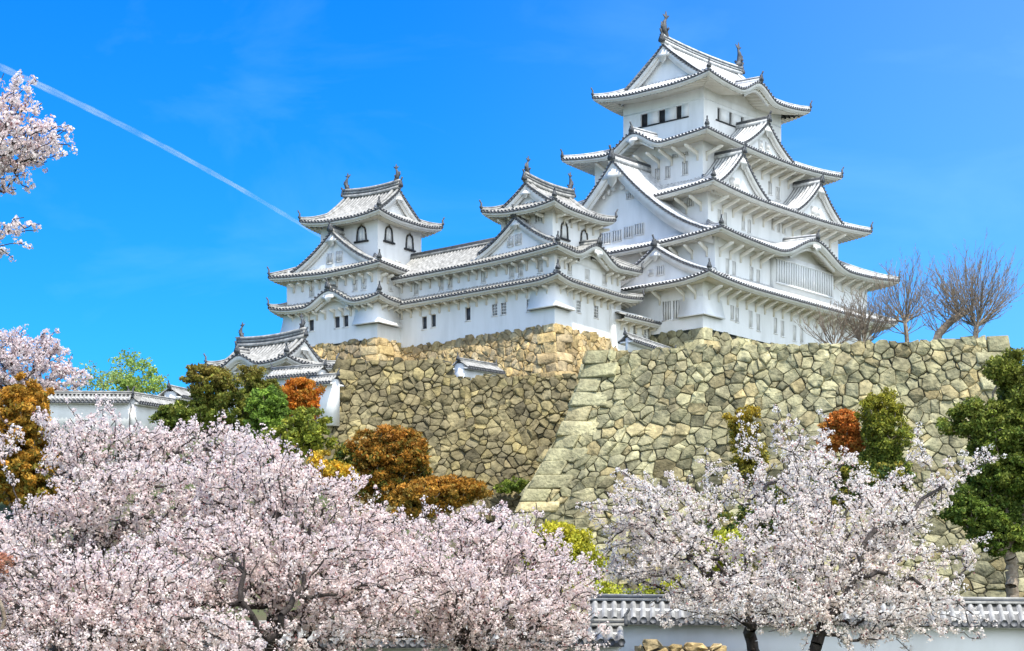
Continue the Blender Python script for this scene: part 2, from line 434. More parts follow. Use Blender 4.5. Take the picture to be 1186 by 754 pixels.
        for c, hw, B in bumps:                                                              # closing panel under a wave gable
            xb = np.linspace(c - hw * .95, c + hw * .95, 40)
            zb = ze(xb) + bumpf(xb, bumps) - .3
            sf.grid(np.stack([S.P(xb, over - .05, ze(xb) - .42), S.P(xb, over - .05, zb)]), 0)
            xb = np.linspace(c - hw * .62, c + hw * .62, 40)                                # inner curved beam
            zb = ze(xb) + bumpf(xb, bumps) * .92 - .72
            sf.grid(np.stack([S.P(xb, .62, zb + .22), S.P(xb, .55, zb + .22), S.P(xb, .55, zb - .12), S.P(xb, .80, zb - .12), S.P(xb, .80, zb + .3)]), 0)

    def hip_ridge(s, parent, pts, side_vec, w=.34, h=.30, orn=True, dirn=None):
        mb = MB(); pts = np.asarray(pts, float)
        mb.bar(pts, w, h * .62, 0, side_vec)
        mb.bar(pts + np.array([0, 0, h * .62]), w * .80, h * .14, 1, side_vec)
        mb.bar(pts + np.array([0, 0, h * .76]), w * .62, h * .34, 0, side_vec, 2)
        o = s.build(mb, 'hip_ridge', [s.rt[0], 'dark', 'disc'], parent)
        return o

    def skirt(s, rect, z, d, over, rise, up, bumps={}, parts='SENW', orn=True, prof=.80, clip={}):
        """pent roof round a storey. d, over: per side depth to the upper wall / to the lower wall"""
        SD = sides_of(rect)
        mb, sf = MB(), MB()
        def R(k): return rise * (prof * k + (1 - prof) * k * k)
        for nm in parts:
            S = SD[nm]; dS = d[nm]; d0, d1 = d[NEXT[nm][0]], d[NEXT[nm][1]]
            bp = bumps.get(nm, [])
            def ze(x, S=S, d0=d0, d1=d1):
                q = np.minimum(x / d0, (S.L - x) / d1); return z + up * np.clip(1 - q / 2.4, 0, 1) ** 2
            def zt(x, y, S=S, dS=dS, d0=d0, d1=d1, bp=bp):
                q = np.minimum(x / d0, (S.L - x) / d1); k = np.clip(y / dS, 0, 1)
                base = z + up * np.clip(1 - q / 2.4, 0, 1) ** 2 * (1 - k) + R(k)
                b = bumpf(x, bp)
                return np.where(b > .02, np.maximum(base, z + b + .05 * y), base)
            def ymax(x, S=S, dS=dS, d0=d0, d1=d1): return dS * np.clip(np.minimum(x / d0, (S.L - x) / d1), 0, 1)
            o_ = over[nm]; oadj = over[NEXT[nm][0]] / o_
            c = clip.get(nm, (None, None))
            s.slope(mb, sf, S, zt, ymax, ze, bp, o_, oadj, x0=c[0], x1=c[1])
        roof = s.build(mb, 'roof', s.rt)
        s.build(sf, 'soffit', ['trim', 'soffit'], roof)
        u0, u1, v0, v1 = rect
        for nm, cu, cv, su, sv, a, b in (('SW', u0, v0, 1, 1, 'W', 'S'), ('SE', u1, v0, -1, 1, 'E', 'S'), ('NW', u0, v1, 1, -1, 'W', 'N')):
            if a not in parts or b not in parts: continue
            if (nm[0] in clip and False): continue
            k = np.linspace(0.015, 1, 10)
            zz = z + up * np.clip(1 - k / 2.4, 0, 1) ** 2 * (1 - k) + R(k) + .03
            pts = np.stack([cu + su * d[a] * k, cv + sv * d[b] * k, zz], 1)
            sv_ = np.array([su * d[b], -sv * d[a], 0]); sv_ = sv_ / np.linalg.norm(sv_)
            hr = s.hip_ridge(roof, pts, sv_)
            if orn: ornament(s, hr, pts[0] + (0, 0, .12), (-su * d[a], -sv * d[b], 0), .82)
        for nm, bl in bumps.items():                                                        # ridges along the wave gables
            S = SD[nm]
            for c, hw, B in bl:
                ln = d[nm] * min(1.0, B / rise * .95)
                y = np.linspace(-.02, ln, 5)
                pts = S.P(c, y, z + B + .05 * y + .06)
                rb = MB(); rb.bar(pts, .42, .30, 0, S.a); rb.bar(pts + (0, 0, .30), .34, .10, 1, S.a); rb.bar(pts + (0, 0, .40), .26, .14, 0, S.a, 2)
                ro = s.build(rb, 'roof_ridge', [s.rt[0], 'dark', 'disc'], roof)
                ornament(s, ro, S.P(c, -.05, z + B + .1), -S.n, .95)
                pb = MB()                                                                   # pendant board under the crest
                pz = z + B - .50
                pb.prism([S.P(c + x, .0, pz + zz) for x, zz in [(-.5, .0), (-.75, -.28), (-.38, -.36), (-.2, -.62), (0, -.78), (.2, -.62), (.38, -.36), (.75, -.28), (.5, 0)]], .1 * S.n)
                s.build(pb, 'gable_pendant', 'trim', roof)
        return roof

    def brackets(s, S_name, rect_wall, z_e, over, xs, proto=None, drop=1.15):
        """white brackets under an eave; xs along u (S) or v (W)"""
        u0, v0 = rect_wall
        mb = MB(); o = over
        poly = [(0, -drop - .5), (-.16, -drop - .42), (-.16, -drop), (-(o - .55), -.52), (-(o - .55), -.30), (0, -.30), (0, -.55), (-(o - 1.1), -.58), (0, -drop + .06)]
        poly = [(0, -drop - .45), (-.14, -drop - .40), (-.14, -drop + .02), (-(o - .5), -.60), (-(o - .42), -.42), (-(o - .75), -.36), (0, -drop + .42)]
        for y, zz in [(0, 0)]:
            if S_name == 'S': mb.prism([(-.085, y, zz) for y, zz in poly], (.17, 0, 0))
            else: mb.prism([(y, -.085, zz) for y, zz in poly], (0, .17, 0))
        pr = None
        for x in xs:
            p = (x, v0, z_e) if S_name == 'S' else (u0, x, z_e)
            if pr is None:
                pr = s.build(mb, 'bracket', 'soffit'); pr.location = tuple(np.array(p) @ s.B)
            else: dup(pr, s.root, np.array(p) @ s.B)

    # ---- triangular gable standing on a slope
    def gable(s, S, xc, hw, yf, yb, zb, h, c, board=.50, verge=.55, wins=(), rise_scale=1.0, orn=1.0, pend=1.0, foot=0.0, halves=(-1, 1), fancy=False):
        g = lambda t: (1 - t) * (1 - c * t)
        mb = MB()
        Ly = yb - (yf - verge)
        X, H, M, C = tile_cols(Ly, s.pitch)
        t = np.linspace(0, 1, 12)[:, None]
        fl = .10 * np.clip((t - .8) / .2, 0, 1) ** 2 * 0
        for sg in halves:
            P = S.P(xc + sg * t * hw + 0 * X[None], (yf - verge) + X[None] + 0 * t, zb + h * g(t) + H[None] + fl)
            mb.grid(P if sg > 0 else P[:, ::-1], M if sg > 0 else M[::-1])
            tt = np.linspace(0, 1, 20)
            zc = zb + h * g(tt)
            mb.grid(np.stack([S.P(xc + sg * tt * hw, yf - verge, zc + .10), S.P(xc + sg * tt * hw, yf - verge, zc - .10)]), 2)
            # verge tile ends
            arc = np.concatenate([[0], np.cumsum(np.hypot(np.diff(tt * hw), np.diff(zc)))])
            for a_ in np.arange(.25, arc[-1], .40):
                tq = np.interp(a_, arc, tt); x = xc + sg * tq * hw; z = zb + h * g(tq) + .02
                an = np.arange(6) / 6 * 2 * math.pi; r = .135
                A = S.P(x + r * np.cos(an), yf - verge - .07, z + r * np.sin(an)); Bq = S.P(x + r * np.cos(an), yf - verge + .05, z + r * np.sin(an))
                mb.add(np.vstack([A, Bq]), [tuple(range(6))] + [(i, (i + 1) % 6, 6 + (i + 1) % 6, 6 + i) for i in range(6)], 2)
            # verge roll and descending ridge
            for yy, rr, m_ in ((yf - verge + .16, .12, 0), (yf - verge + .62, .15, 0)):
                tq = np.linspace(.03, .97, 16); mb.tube(S.P(xc + sg * tq * hw, yy, zb + h * g(tq) + .15), rr, 6, m_)
        roof = s.build(mb, 'gable_roof', s.rt)
        bb = MB(); sb = MB()
        for sg in halves:
            tt = np.linspace(0, 1, 20); zc = zb + h * g(tt); x = xc + sg * tt * hw
            for y0, y1, za, zb_ in ((yf - verge + .06, yf - verge + .24, -.12, -.12 - board), (yf - verge + .26, yf - verge + .42, -.14, -.14 - board * 1.45)):
                A = S.P(x, y0, zc + za); Bq = S.P(x, y0, zc + zb_ * (1 - .0 * tt)); Cq = S.P(x, y1, zc + zb_); D = S.P(x, y1, zc + za)
                bb.grid(np.stack([A, Bq, Cq, D]), 0)
            sb.grid(np.stack([S.P(x, yf - verge + .2, zc - .3), S.P(x, yf + .1, zc - .3)]), 0)
        s.build(bb, 'bargeboard', 'trim', roof)
        s.build(sb, 'gable_soffit', 'soffit', roof)
        wb = MB(); tt = np.linspace(-1, 1, 41)
        tt = tt[(tt * halves[0] >= 0) | (tt * halves[-1] >= 0)]
        zc = zb + h * g(np.abs(tt)) - .2
        wb.grid(np.stack([S.P(xc + tt * hw, yf, np.minimum(zc, zb - .8)), S.P(xc + tt * hw, yf, zc)]), 0)
        s.build(wb, 'gable_wall', 'plaster', roof)
        ridge = MB()
        y = np.array([yf - verge - .02, (yf + yb) / 2, yb]); p = S.P(xc, y, zb + h + .02)
        rh = .34 * orn
        ridge.bar(p, .46, rh, 0, S.a); ridge.bar(p + (0, 0, rh), .40, .10, 1, S.a); ridge.bar(p + (0, 0, rh + .10), .30, .20, 1, S.a, 2)
        ro = s.build(ridge, 'roof_ridge', [s.rt[0], 'dark', 'disc'], roof)
        ornament(s, ro, S.P(xc, yf - verge - .10, zb + h + .05), -S.n, 1.05 * orn)
        # pendant under the apex
        pb = MB(); k = pend; pz = zb + h - board - .25 * k
        prof = [(-.22, .2), (-.55, -.05), (-.95, -.30), (-.80, -.50), (-.42, -.42), (-.36, -.75), (-.14, -.98), (0, -1.1), (.14, -.98), (.36, -.75), (.42, -.42), (.80, -.50), (.95, -.30), (.55, -.05), (.22, .2)]
        pb.prism([S.P(xc + x * k, yf - verge + .0, pz + z_ * k) for x, z_ in prof], .12 * S.n)
        if fancy:                                                                            # large scrolled pendant with side fins
            for sg in (-1, 1):
                for j, (dx, dz, r) in enumerate([(.9, -.75, .34), (1.5, -1.0, .36), (2.1, -1.45, .36), (2.6, -2.0, .30), (.55, -1.35, .30), (1.15, -1.6, .26), (1.75, -2.0, .24)]):
                    an = np.linspace(0, 2 * math.pi, 9)[:-1] + j
                    rad = r * (1 + .18 * np.cos(3 * an))
                    pb.prism([S.P(xc + sg * (dx + rr * math.cos(a_)), yf - .45, pz + dz + rr * math.sin(a_)) for a_, rr in zip(an, rad)], .06 * S.n)
        s.build(pb, 'gable_pendant', 'trim', roof)
        for (wx, wz, ww, hh) in wins:
            wm = MB(); lm = MB()
            cs = [S.P(wx - ww / 2, yf - .02, wz - hh / 2), S.P(wx + ww / 2, yf - .02, wz - hh / 2), S.P(wx + ww / 2, yf - .02, wz + hh / 2), S.P(wx - ww / 2, yf - .02, wz + hh / 2)]
            wm.prism(cs, .015 * S.n); w_o = s.build(wm, 'window', 'grey', roof)
            fr = .06
            for x0, x1, za, zb2 in [(wx - ww / 2 - fr, wx - ww / 2, wz - hh / 2 - fr, wz + hh / 2 + fr), (wx + ww / 2, wx + ww / 2 + fr, wz - hh / 2 - fr, wz + hh / 2 + fr),
                                    (wx - ww / 2, wx + ww / 2, wz + hh / 2, wz + hh / 2 + fr), (wx - ww / 2 - .05, wx + ww / 2 + .05, wz - hh / 2 - .09, wz - hh / 2)] + \
                                   [(wx + ww * (i - 1) / 3.4 - ww * .07, wx + ww * (i - 1) / 3.4 + ww * .07, wz - hh / 2, wz + hh / 2) for i in range(3)]:
                lm.prism([S.P(x0, yf - .12, za), S.P(x1, yf - .12, za), S.P(x1, yf - .12, zb2), S.P(x0, yf - .12, zb2)], .09 * S.n)
            s.build(lm, 'lattice', 'trim', roof)
        return roof

    def hip_gable(s, rect, z, over, zr, axis, dg, up, bumps={}, go=.7, cc=.42, fish=1.0, gwin=False, pend=1.0):
        """hip-and-gable roof; axis 'u' = ridge along u (gables look W and E), 'v' = ridge along v (gables look S and N)"""
        SD = sides_of(rect); u0, u1, v0, v1 = rect
        lng = 'SN' if axis == 'u' else 'WE'; sht = 'WE' if axis == 'u' else 'SN'
        D2 = (v1 - v0) / 2 if axis == 'u' else (u1 - u0) / 2
        Hh = zr - z
        R = lambda e: Hh * ((1 - cc) * np.clip(e / D2, 0, 1) + cc * np.clip(e / D2, 0, 1) ** 2)
        mb, sf = MB(), MB()
        for nm in 'SENW':
            S = SD[nm]; bp = bumps.get(nm, []); isl = nm in lng
            def ze(x, S=S):
                q = np.minimum(x, S.L - x) / dg; return z + up * np.clip(1 - q / 2.0, 0, 1) ** 2
            def zt(x, y, S=S, bp=bp):
                q = np.minimum(x, S.L - x) / dg; k = np.clip(y / dg, 0, 1)
                base = z + up * np.clip(1 - q / 2.0, 0, 1) ** 2 * (1 - k) + R(y); b = bumpf(x, bp)
                return np.where(b > .02, np.maximum(base, z + b + .05 * y), base)
            if isl:
                def ymax(x, S=S):
                    e = np.minimum(x, S.L - x); return np.where(e >= dg - go, D2, np.maximum(e, 0))
            else:
                def ymax(x, S=S): return np.clip(np.minimum(x, S.L - x), 0, dg + .02)
            s.slope(mb, sf, S, zt, ymax, ze, bp, over[nm], over[NEXT[nm][0]] / over[nm], rows=14)
        roof = s.build(mb, 'roof', s.rt)
        s.build(sf, 'soffit', ['trim', 'soffit'], roof)
        for cu, cv, su, sv in ((u0, v0, 1, 1), (u1, v0, -1, 1), (u0, v1, 1, -1)):
            k = np.linspace(0.01, 1, 10); e = k * dg
            pts = np.stack([cu + su * e, cv + sv * e, z + up * np.clip(1 - k / 2.0, 0, 1) ** 2 * (1 - k) + R(e) + .03], 1)
            hr = s.hip_ridge(roof, pts, np.array([su, -sv, 0]) / 1.414)
            ornament(s, hr, pts[0] + (0, 0, .12), (-su, -sv, 0), .82)
        # gable ends
        for nm in sht:
            bb, wb, gb = MB(), MB(), MB()
            S = SD[nm]; xc = S.L / 2
            tt = np.linspace(-1, 1, 41); e = D2 * (1 - np.abs(tt)); x = xc + tt * D2
            k = e >= dg * .55
            x, e = x[k], e[k]; zc = z + R(e)
            yv = dg - go
            wb.grid(np.stack([S.P(x, dg, np.minimum(zc - .15, z + R(dg) - .4)), S.P(x, dg, zc - .15)]), 0)
            for y0, y1, za, zb_ in ((yv + .05, yv + .2, -.12, -.62), (yv + .22, yv + .36, -.14, -.92)):
                bb.grid(np.stack([S.P(x, y0, zc + za), S.P(x, y0, zc + zb_), S.P(x, y1, zc + zb_), S.P(x, y1, zc + za)]), 0)
            bb.grid(np.stack([S.P(x, yv + .2, zc - .25), S.P(x, dg + .05, zc - .25)]), 0)
            gb.grid(np.stack([S.P(x, yv, zc + .10), S.P(x, yv, zc - .12)]), 2)
            arc = np.concatenate([[0], np.cumsum(np.hypot(np.diff(x), np.diff(zc)))])
            for a_ in np.arange(.1, arc[-1], .40):
                xq, zq = np.interp(a_, arc, x), np.interp(a_, arc, zc); an = np.arange(6) / 6 * 2 * math.pi; r = .135
                A = S.P(xq + r * np.cos(an), yv - .07, zq + r * np.sin(an)); Bq = S.P(xq + r * np.cos(an), yv + .05, zq + r * np.sin(an))
                gb.add(np.vstack([A, Bq]), [tuple(range(6))] + [(i, (i + 1) % 6, 6 + (i + 1) % 6, 6 + i) for i in range(6)], 2)
            for yy, rr in ((yv + .16, .12), (yv + .75, .16)):
                for h_ in (x <= xc + 1e-6, x >= xc - 1e-6): gb.tube(S.P(x[h_], yy, zc[h_] + .15), rr, 6, 0)
            pb = MB(); pz = z + Hh - .75
            prof = [(-.22, .2), (-.55, -.05), (-.95, -.30), (-.80, -.50), (-.42, -.42), (-.36, -.75), (-.14, -.98), (0, -1.1), (.14, -.98), (.36, -.75), (.42, -.42), (.80, -.50), (.95, -.30), (.55, -.05), (.22, .2)]
            pb.prism([S.P(xc + a_ * pend, yv + .0, pz + b_ * pend) for a_, b_ in prof], .12 * S.n)
            s.build(pb, 'gable_pendant', 'trim', roof)
            s.build(bb, 'bargeboard', 'trim', roof); s.build(wb, 'gable_wall', 'plaster', roof); s.build(gb, 'verge', s.rt, roof)
        # main ridge with fish ornaments
        Sx = SD[sht[0]]; xc = Sx.L / 2; ln = (u1 - u0) if axis == 'u' else (v1 - v0)
        y = np.linspace(dg - go, ln - dg + go, 12); sag = .22 * (2 * (y - y.mean()) / (y[-1] - y[0])) ** 2
        p = Sx.P(xc, y, z + Hh + sag - .05)
        rb = MB(); a = Sx.a
        rb.bar(p, .56, .30, 0, a); rb.bar(p + (0, 0, .30), .50, .08, 1, a); rb.bar(p + (0, 0, .38), .46, .20, 0, a); rb.bar(p + (0, 0, .58), .50, .08, 1, a); rb.bar(p + (0, 0, .66), .36, .20, 0, a, 2)
        rg = s.build(rb, 'roof_ridge', [s.rt[0], 'dark', 'disc'], roof)
        for e_, sg in ((0, 1), (-1, -1)):
            ornament(s, rg, p[e_] - Sx.n * sg * .12 + (0, 0, .1), -Sx.n * sg, 1.1 * min(fish, 1.15))
            fm = MB(); f = fish; b0 = p[e_] + Sx.n * sg * .35 + (0, 0, .82); n = Sx.n * sg
            path = [b0 + n * (.30 * f) + (0, 0, -.02), b0 + (0, 0, .22 * f), b0 - n * (.12 * f) + (0, 0, .60 * f), b0 - n * (.02 * f) + (0, 0, 1.0 * f), b0 + n * (.15 * f) + (0, 0, 1.3 * f)]
            fm.tube(path, np.array([.16, .26, .24, .15, .07]) * f, 8, 0, True, Sx.a)
            q = path[-1]; 
            fm.prism([q + (0, 0, -.12 * f), q + n * .42 * f + (0, 0, .30 * f), q + n * .10 * f + (0, 0, .22 * f), q - n * .02 * f + (0, 0, .55 * f), q - n * .16 * f + (0, 0, .20 * f), q - n * .42 * f + (0, 0, .22 * f)], Sx.a * .07)
            q = path[2]
            fm.prism([q - n * .18 * f + (0, 0, -.2 * f), q - n * .42 * f + (0, 0, .05 * f), q - n * .30 * f + (0, 0, .12 * f), q - n * .36 * f + (0, 0, .32 * f), q - n * .14 * f + (0, 0, .3 * f)], Sx.a * .06)
            for sd in (-1, 1): 
                q2 = path[1] + Sx.a * sd * .22 * f
                fm.prism([q2, q2 + Sx.a * sd * .22 * f + (0, 0, .20 * f), q2 + Sx.a * sd * .12 * f + (0, 0, .34 * f), q2 + (0, 0, .22 * f)], n * .06)
            s.build(fm, 'fish_ornament', 'dark', rg, True)
        for nm, bl in bumps.items():
            S = SD[nm]
            for c, hw, B in bl:
                y = np.linspace(-.02, D2 * .42, 5); pts = S.P(c, y, z + B + .05 * y + .06)
                rb = MB(); rb.bar(pts, .42, .30, 0, S.a); rb.bar(pts + (0, 0, .30), .34, .10, 1, S.a); rb.bar(pts + (0, 0, .40), .26, .12, 0, S.a, 2)
                ro = s.build(rb, 'roof_ridge', [s.rt[0], 'dark', 'disc'], roof)
                ornament(s, ro, S.P(c, -.05, z + B + .1), -S.n, .95)
        return roof

    def bell_window(s, sd, plane, c, z0, w=1.05, h=1.35):
        def Q(x, d, z): return (c + x, plane + d, z) if sd == 'S' else (plane + d, c + x, z)
        out = [(-.56, 0), (-.50, .45), (-.46, .72), (-.34, .90), (-.12, .98), (0, 1.06), (.12, .98), (.34, .90), (.46, .72), (.50, .45), (.56, 0)]
        inn = [(x * .76, zz * .90) for x, zz in out]
        O_ = [(x * w, z0 + zz * h) for x, zz in out]; I_ = [(x * w, z0 + zz * h) for x, zz in inn]
        mb = MB()
        A = np.array([Q(x, -.10, z) for x, z in O_]); Bq = np.array([Q(x, -.10, z) for x, z in I_])
        C = np.array([Q(x, .02, z) for x, z in I_]); D = np.array([Q(x, .02, z) for x, z in O_])
        mb.grid(np.stack([D, A, Bq, C]), 0)
        mb.box(*sorted([Q(-.72 * w, -.18, z0 - .16), Q(.72 * w, .02, z0)], key=lambda p: p[2]) if False else (np.minimum(Q(-.72 * w, -.18, z0 - .16), Q(.72 * w, .02, z0)), np.maximum(Q(-.72 * w, -.18, z0 - .16), Q(.72 * w, .02, z0))))
        fr = s.build(mb, 'window', 'black')
        st = MB()
        for (x, z) in O_[1:-1]: st.box(np.minimum(Q(x * .9 - .05, -.125, z - .05), Q(x * .9 + .05, -.09, z + .05)), np.maximum(Q(x * .9 - .05, -.125, z - .05), Q(x * .9 + .05, -.09, z + .05)))
        s.build(st, 'fitting', 'gold', fr)
        pn = MB(); k = len(I_)
        pn.prism([Q(x, -.02, z) for x, z in I_], np.array(Q(0, .01, 0)) - np.array(Q(0, 0, 0)))
        for x in (-.16, .16):
            pn.box(np.minimum(Q(x * w - .1, -.06, z0 + .02), Q(x * w + .1, -.02, z0 + h * .74)), np.maximum(Q(x * w - .1, -.06, z0 + .02), Q(x * w + .1, -.02, z0 + h * .74)))
        s.build(pn, 'lattice', 'plaster', fr)

    def bay(s, u0, v0, ls, lw, z0, z1, d=.75):
        """flared stone-drop bay wrapping a corner, open slot below"""
        mb = MB(); K = 6
        def path(t):                                     # t 0 at top .. 1 at foot
            e = d * (t ** 1.6)
            return e
        rows = []
        for t in np.linspace(0, 1, K):
            e = path(t) + .03; z = z1 + (z0 - z1) * t; r = []
            if lw: r += [(u0 + .02, v0 + lw, z), (u0 - e, v0 + lw, z)]
            r += [(u0 - e if lw else u0 + 0.0, v0 - e if ls else v0, z)]
            if ls: r += [(u0 + ls, v0 - e, z), (u0 + ls, v0 + .02, z)]
            rows.append(r)
        mb.grid(np.array(rows), 0)
        e = d + .03
        b = MB()
        if lw: mb.box((u0 - e - .02, v0 - (e if ls else 0) - .02, z0 - .10), (u0 - e + .22, v0 + lw + .02, z0), 0); b.box((u0 - e + .22, v0, z0 - .09), (u0, v0 + lw, z0 - .06), 0)
        if ls: mb.box((u0 - (e if lw else 0) + .22, v0 - e - .02, z0 - .10), (u0 + ls + .02, v0 - e + .22, z0), 0); b.box((u0, v0 - e + .22, z0 - .09), (u0 + ls, v0, z0 - .06), 0)
        o = s.build(mb, 'stone_drop_bay', 'plaster')
        s.build(b, 'drop_slot', 'void', o)

# ================================================================== main keep
K = Building('main_keep', at(814, 379, 190.0), 40.7, 49.3, 'tallest white castle keep with five tiers of pale tiled roofs on the right', 'castle keep')
RU1, RV1 = 30.1, 24.6
K.walls(0, RU1, 0, RV1, -.02, 4.9, [
    ('S', 4.75, 2.05, .62, 1.35, 'bar', 2), ('S', 5.55, 1.95, .62, 1.35, 'bar', 2), ('S', 7.85, 1.88, .60, 1.6, 'bar', 2), ('S', 9.15, 1.75, .60, 1.6, 'bar', 2),
    ('S', 12.1, 1.85, .60, 1.5, 'bar', 2), ('S', 13.35, 1.75, .60, 1.5, 'bar', 2), ('S', 15.5, 1.60, .60, 1.5, 'bar', 2), ('S', 16.75, 1.55, .6, 1.5, 'bar', 2), ('S', 20.2, 1.5, .6, 1.5, 'bar', 2), ('S', 24.2, 1.4, .6, 1.5, 'bar', 2),
    ('W', 4.15, 2.05, .95, 1.75, 'bar', 3), ('W', 3.05, 2.0, .75, 1.75, 'bar', 2)])
K.bay(0, 0, 3.0, 2.55, 1.22, 2.9, .42)
K.walls(1.94, 29.2, 0.012, RV1, 4.9, 9.6, [('S', 4.0, 6.30, .6, 1.45, 'bar', 2), ('S', 5.1, 6.2, .6, 1.45, 'bar', 2), ('S', 8.0, 6.15, .65, 1.5, 'bar', 2), ('S', 9.15, 6.05, .65, 1.5, 'bar', 2)])
K.walls(5.07, 28.4, 3.0, 22.0, 9.6, 14.6, [
    ('S', 6.95, 12.05, .55, 1.2, 'bar', 2), ('S', 7.95, 11.95, .55, 1.2, 'bar', 2), ('S', 11.0, 12.05, .6, 1.3, 'bar', 2), ('S', 12.05, 11.95, .6, 1.3, 'bar', 2),
    ('S', 16.2, 12.9, .55, 1.1, 'bar', 2), ('S', 17.2, 12.85, .55, 1.1, 'bar', 2), ('S', 18.2, 12.8, .55, 1.0, 'bar', 2), ('W', 5.1, 13.35, .85, .85, 'bar', 3)])
K.walls(7.04, 26.3, 5.0, 18.3, 14.6, 20.2, [
    ('W', 10.45, 17.3, .62, 1.2, 'bar', 2), ('W', 9.2, 17.3, .62, 1.2, 'bar', 2), ('W', 7.1, 17.35, .72, 1.3, 'bar', 3), ('W', 7.1, 18.75, .72, .35, 'grid'), ('W', 8.3, 18.75, .72, .35, 'grid'),
    ('W', 12.6, 19.7, .7, .9, 'bar', 3), ('W', 11.4, 19.7, .7, .9, 'bar', 3), ('S', 18.7, 17.3, .7, 1.3, 'bar', 2), ('S', 20.1, 17.0, .75, 1.3, 'bar', 2), ('S', 11.5, 18.6, .9, .9, 'grid')])
w6 = [('S', 13.2, 24.0, .55, 1.25, 'shut'), ('S', 15.25, 24.0, .5, 1.25, 'shut'), ('S', 17.3, 24.0, .5, 1.25, 'shut'), ('S', 19.4, 24.0, .5, 1.25, 'shut'),
      ('W', 14.75, 24.2, .85, 1.25, 'shut'), ('W', 12.55, 24.2, .85, 1.25, 'shut'), ('W', 10.45, 24.2, .7, 1.25, 'shut')]
K.walls(10.56, 24.4, 7.4, 17.4, 20.2, 26.9, w6)
rail = MB()
rail.box((12.6, 7.30, 23.24), (20.6, 7.40, 23.36), 1); rail.box((10.46, 9.2, 23.44), (10.56, 15.5, 23.56), 1)
for a_, b_ in ((13.55, 14.9), (15.6, 16.95), (17.65, 19.05), (19.75, 20.6)): rail.box((a_, 7.33, 23.38), (b_, 7.40, 24.62), 0)
for a_, b_ in ((10.9, 12.05), (13.05, 14.25), (9.2, 10.0)): rail.box((10.49, a_, 23.58), (10.56, b_, 24.82), 0)
rail.box((10.51, 7.5, 24.98), (10.56, 17.3, 25.06), 0); rail.box((10.7, 7.35, 24.98), (24.3, 7.40, 25.06), 0)
K.build(rail, 'shutter', ['plaster', 'black'])
# bay with the long lattice window under the great wave gable
lb = MB()
lb.box((11.2, -.46, 5.0), (21.75, .0, 8.7))
bayw = K.build(lb, 'lattice_bay', 'plaster')
lp = MB(); lp.box((11.5, -.50, 5.95), (21.45, -.465, 8.15)); lo = K.build(lp, 'window', 'pale')
lm = MB()
for i in range(24): x = 11.55 + i * .43; lm.box((x, -.60, 5.95), (x + .25, -.505, 8.15))
lm.box((11.4, -.62, 8.15), (21.55, -.47, 8.30)); lm.box((11.4, -.64, 5.80), (21.55, -.47, 5.95))
K.build(lm, 'lattice', 'plaster', lo)

D = lambda S, E, N, W: {'S': S, 'E': E, 'N': N, 'W': W}
K.skirt((-1.8, 32, -2, 26.6), 4.25, D(2.0, 2.8, 2.0, 3.74), D(2.0, 1.9, 2.0, 1.8), 1.25, .55)
K.skirt((.15, 32.4, -2, 26.6), 8.55, D(5.0, 4.0, 4.6, 4.92), D(2.0, 3.2, 2.0, 1.79), 2.45, .62, {'S': [(16.5 - .15, 6.6, 2.05)]})
K.skirt((2.6, 31.2, .6, 24.2), 13.85, D(4.4, 4.9, 5.9, 4.44), D(2.4, 2.8, 2.2, 2.47), 2.2, .60)
K.skirt((4.36, 28.7, 2.6, 20.5), 19.4, D(4.8, 4.3, 3.1, 6.2), D(2.4, 2.4, 2.2, 2.68), 2.35, .62, {'W': [(20.5 - 11.6, 3.7, 1.62)]})
K.hip_gable((7.5, 25.7, 4.6, 19.0), 26.05, D(2.8, 1.3, 1.6, 3.06), 31.0, 'u', 2.9, .58, {'S': [(16.5 - 7.5, 3.5, 1.35)]}, fish=1.35, pend=1.0)
for sd, rw, z_, o_, xs in (('S', (0, 0), 4.25, 2.0, np.arange(.9, 30, 1.55)), ('W', (0, 0), 4.25, 1.8, [.8, 2.1, 4.9]),
                           ('S', (0, 0), 8.55, 2.0, list(np.arange(2.7, 11, 1.7)) + list(np.arange(22.6, 29, 1.7))), ('W', (1.94, 0), 8.55, 1.8, np.arange(.9, 9, 1.7)),
                           ('S', (0, 3.0), 13.85, 2.4, np.arange(5.7, 28, 1.75)), ('W', (5.07, 0), 13.85, 2.4, [3.8, 5.5]),
                           ('S', (0, 5.0), 19.4, 2.4, np.arange(7.6, 26, 1.6)), ('W', (7.04, 0), 19.4, 2.6, np.arange(5.6, 18, 1.55))):
    K.brackets(sd, rw, z_, o_, xs)
ks = sides_of((0, 30, 0, 24))
Sf = Side((0, 0, 0), (1, 0, 0), (0, 1, 0), 30); Wf = Side((0, 24, 0), (0, -1, 0), (1, 0, 0), 24)
wx = lambda v: 24 - v
K.gable(Wf, wx(11.41), 11.7, 2.3, 8.0, 9.15, 8.45, .58, .75, 1.3, [(wx(13.1), 10.55, 1.0, 1.0), (wx(11.75), 10.6, 1.0, 1.0), (wx(10.35), 10.75, 1.0, 1.0), (wx(9.05), 10.85, 1.0, 1.0), (wx(10.2), 14.25, .75, .5)], orn=1.3, pend=1.35, fancy=True)
K.gable(Wf, wx(5.3), 6.4, .25, 3.0, 5.05, 3.1, .45, .42, .6, [(wx(5.0), 6.0, .8, .8), (wx(6.1), 5.95, .5, .5)], pend=.7)
K.gable(Sf, 9.1, 4.55, 2.25, 6.0, 14.45, 3.75, .40, .42, .6, [(7.9, 15.35, .55, .8), (8.8, 15.35, .55, .8)], pend=.85)
K.gable(Sf, 23.05, 4.55, 2.25, 6.0, 14.45, 3.60, .40, .42, .6, [(22.3, 15.2, .55, .8), (23.2, 15.2, .55, .8)], pend=.85)
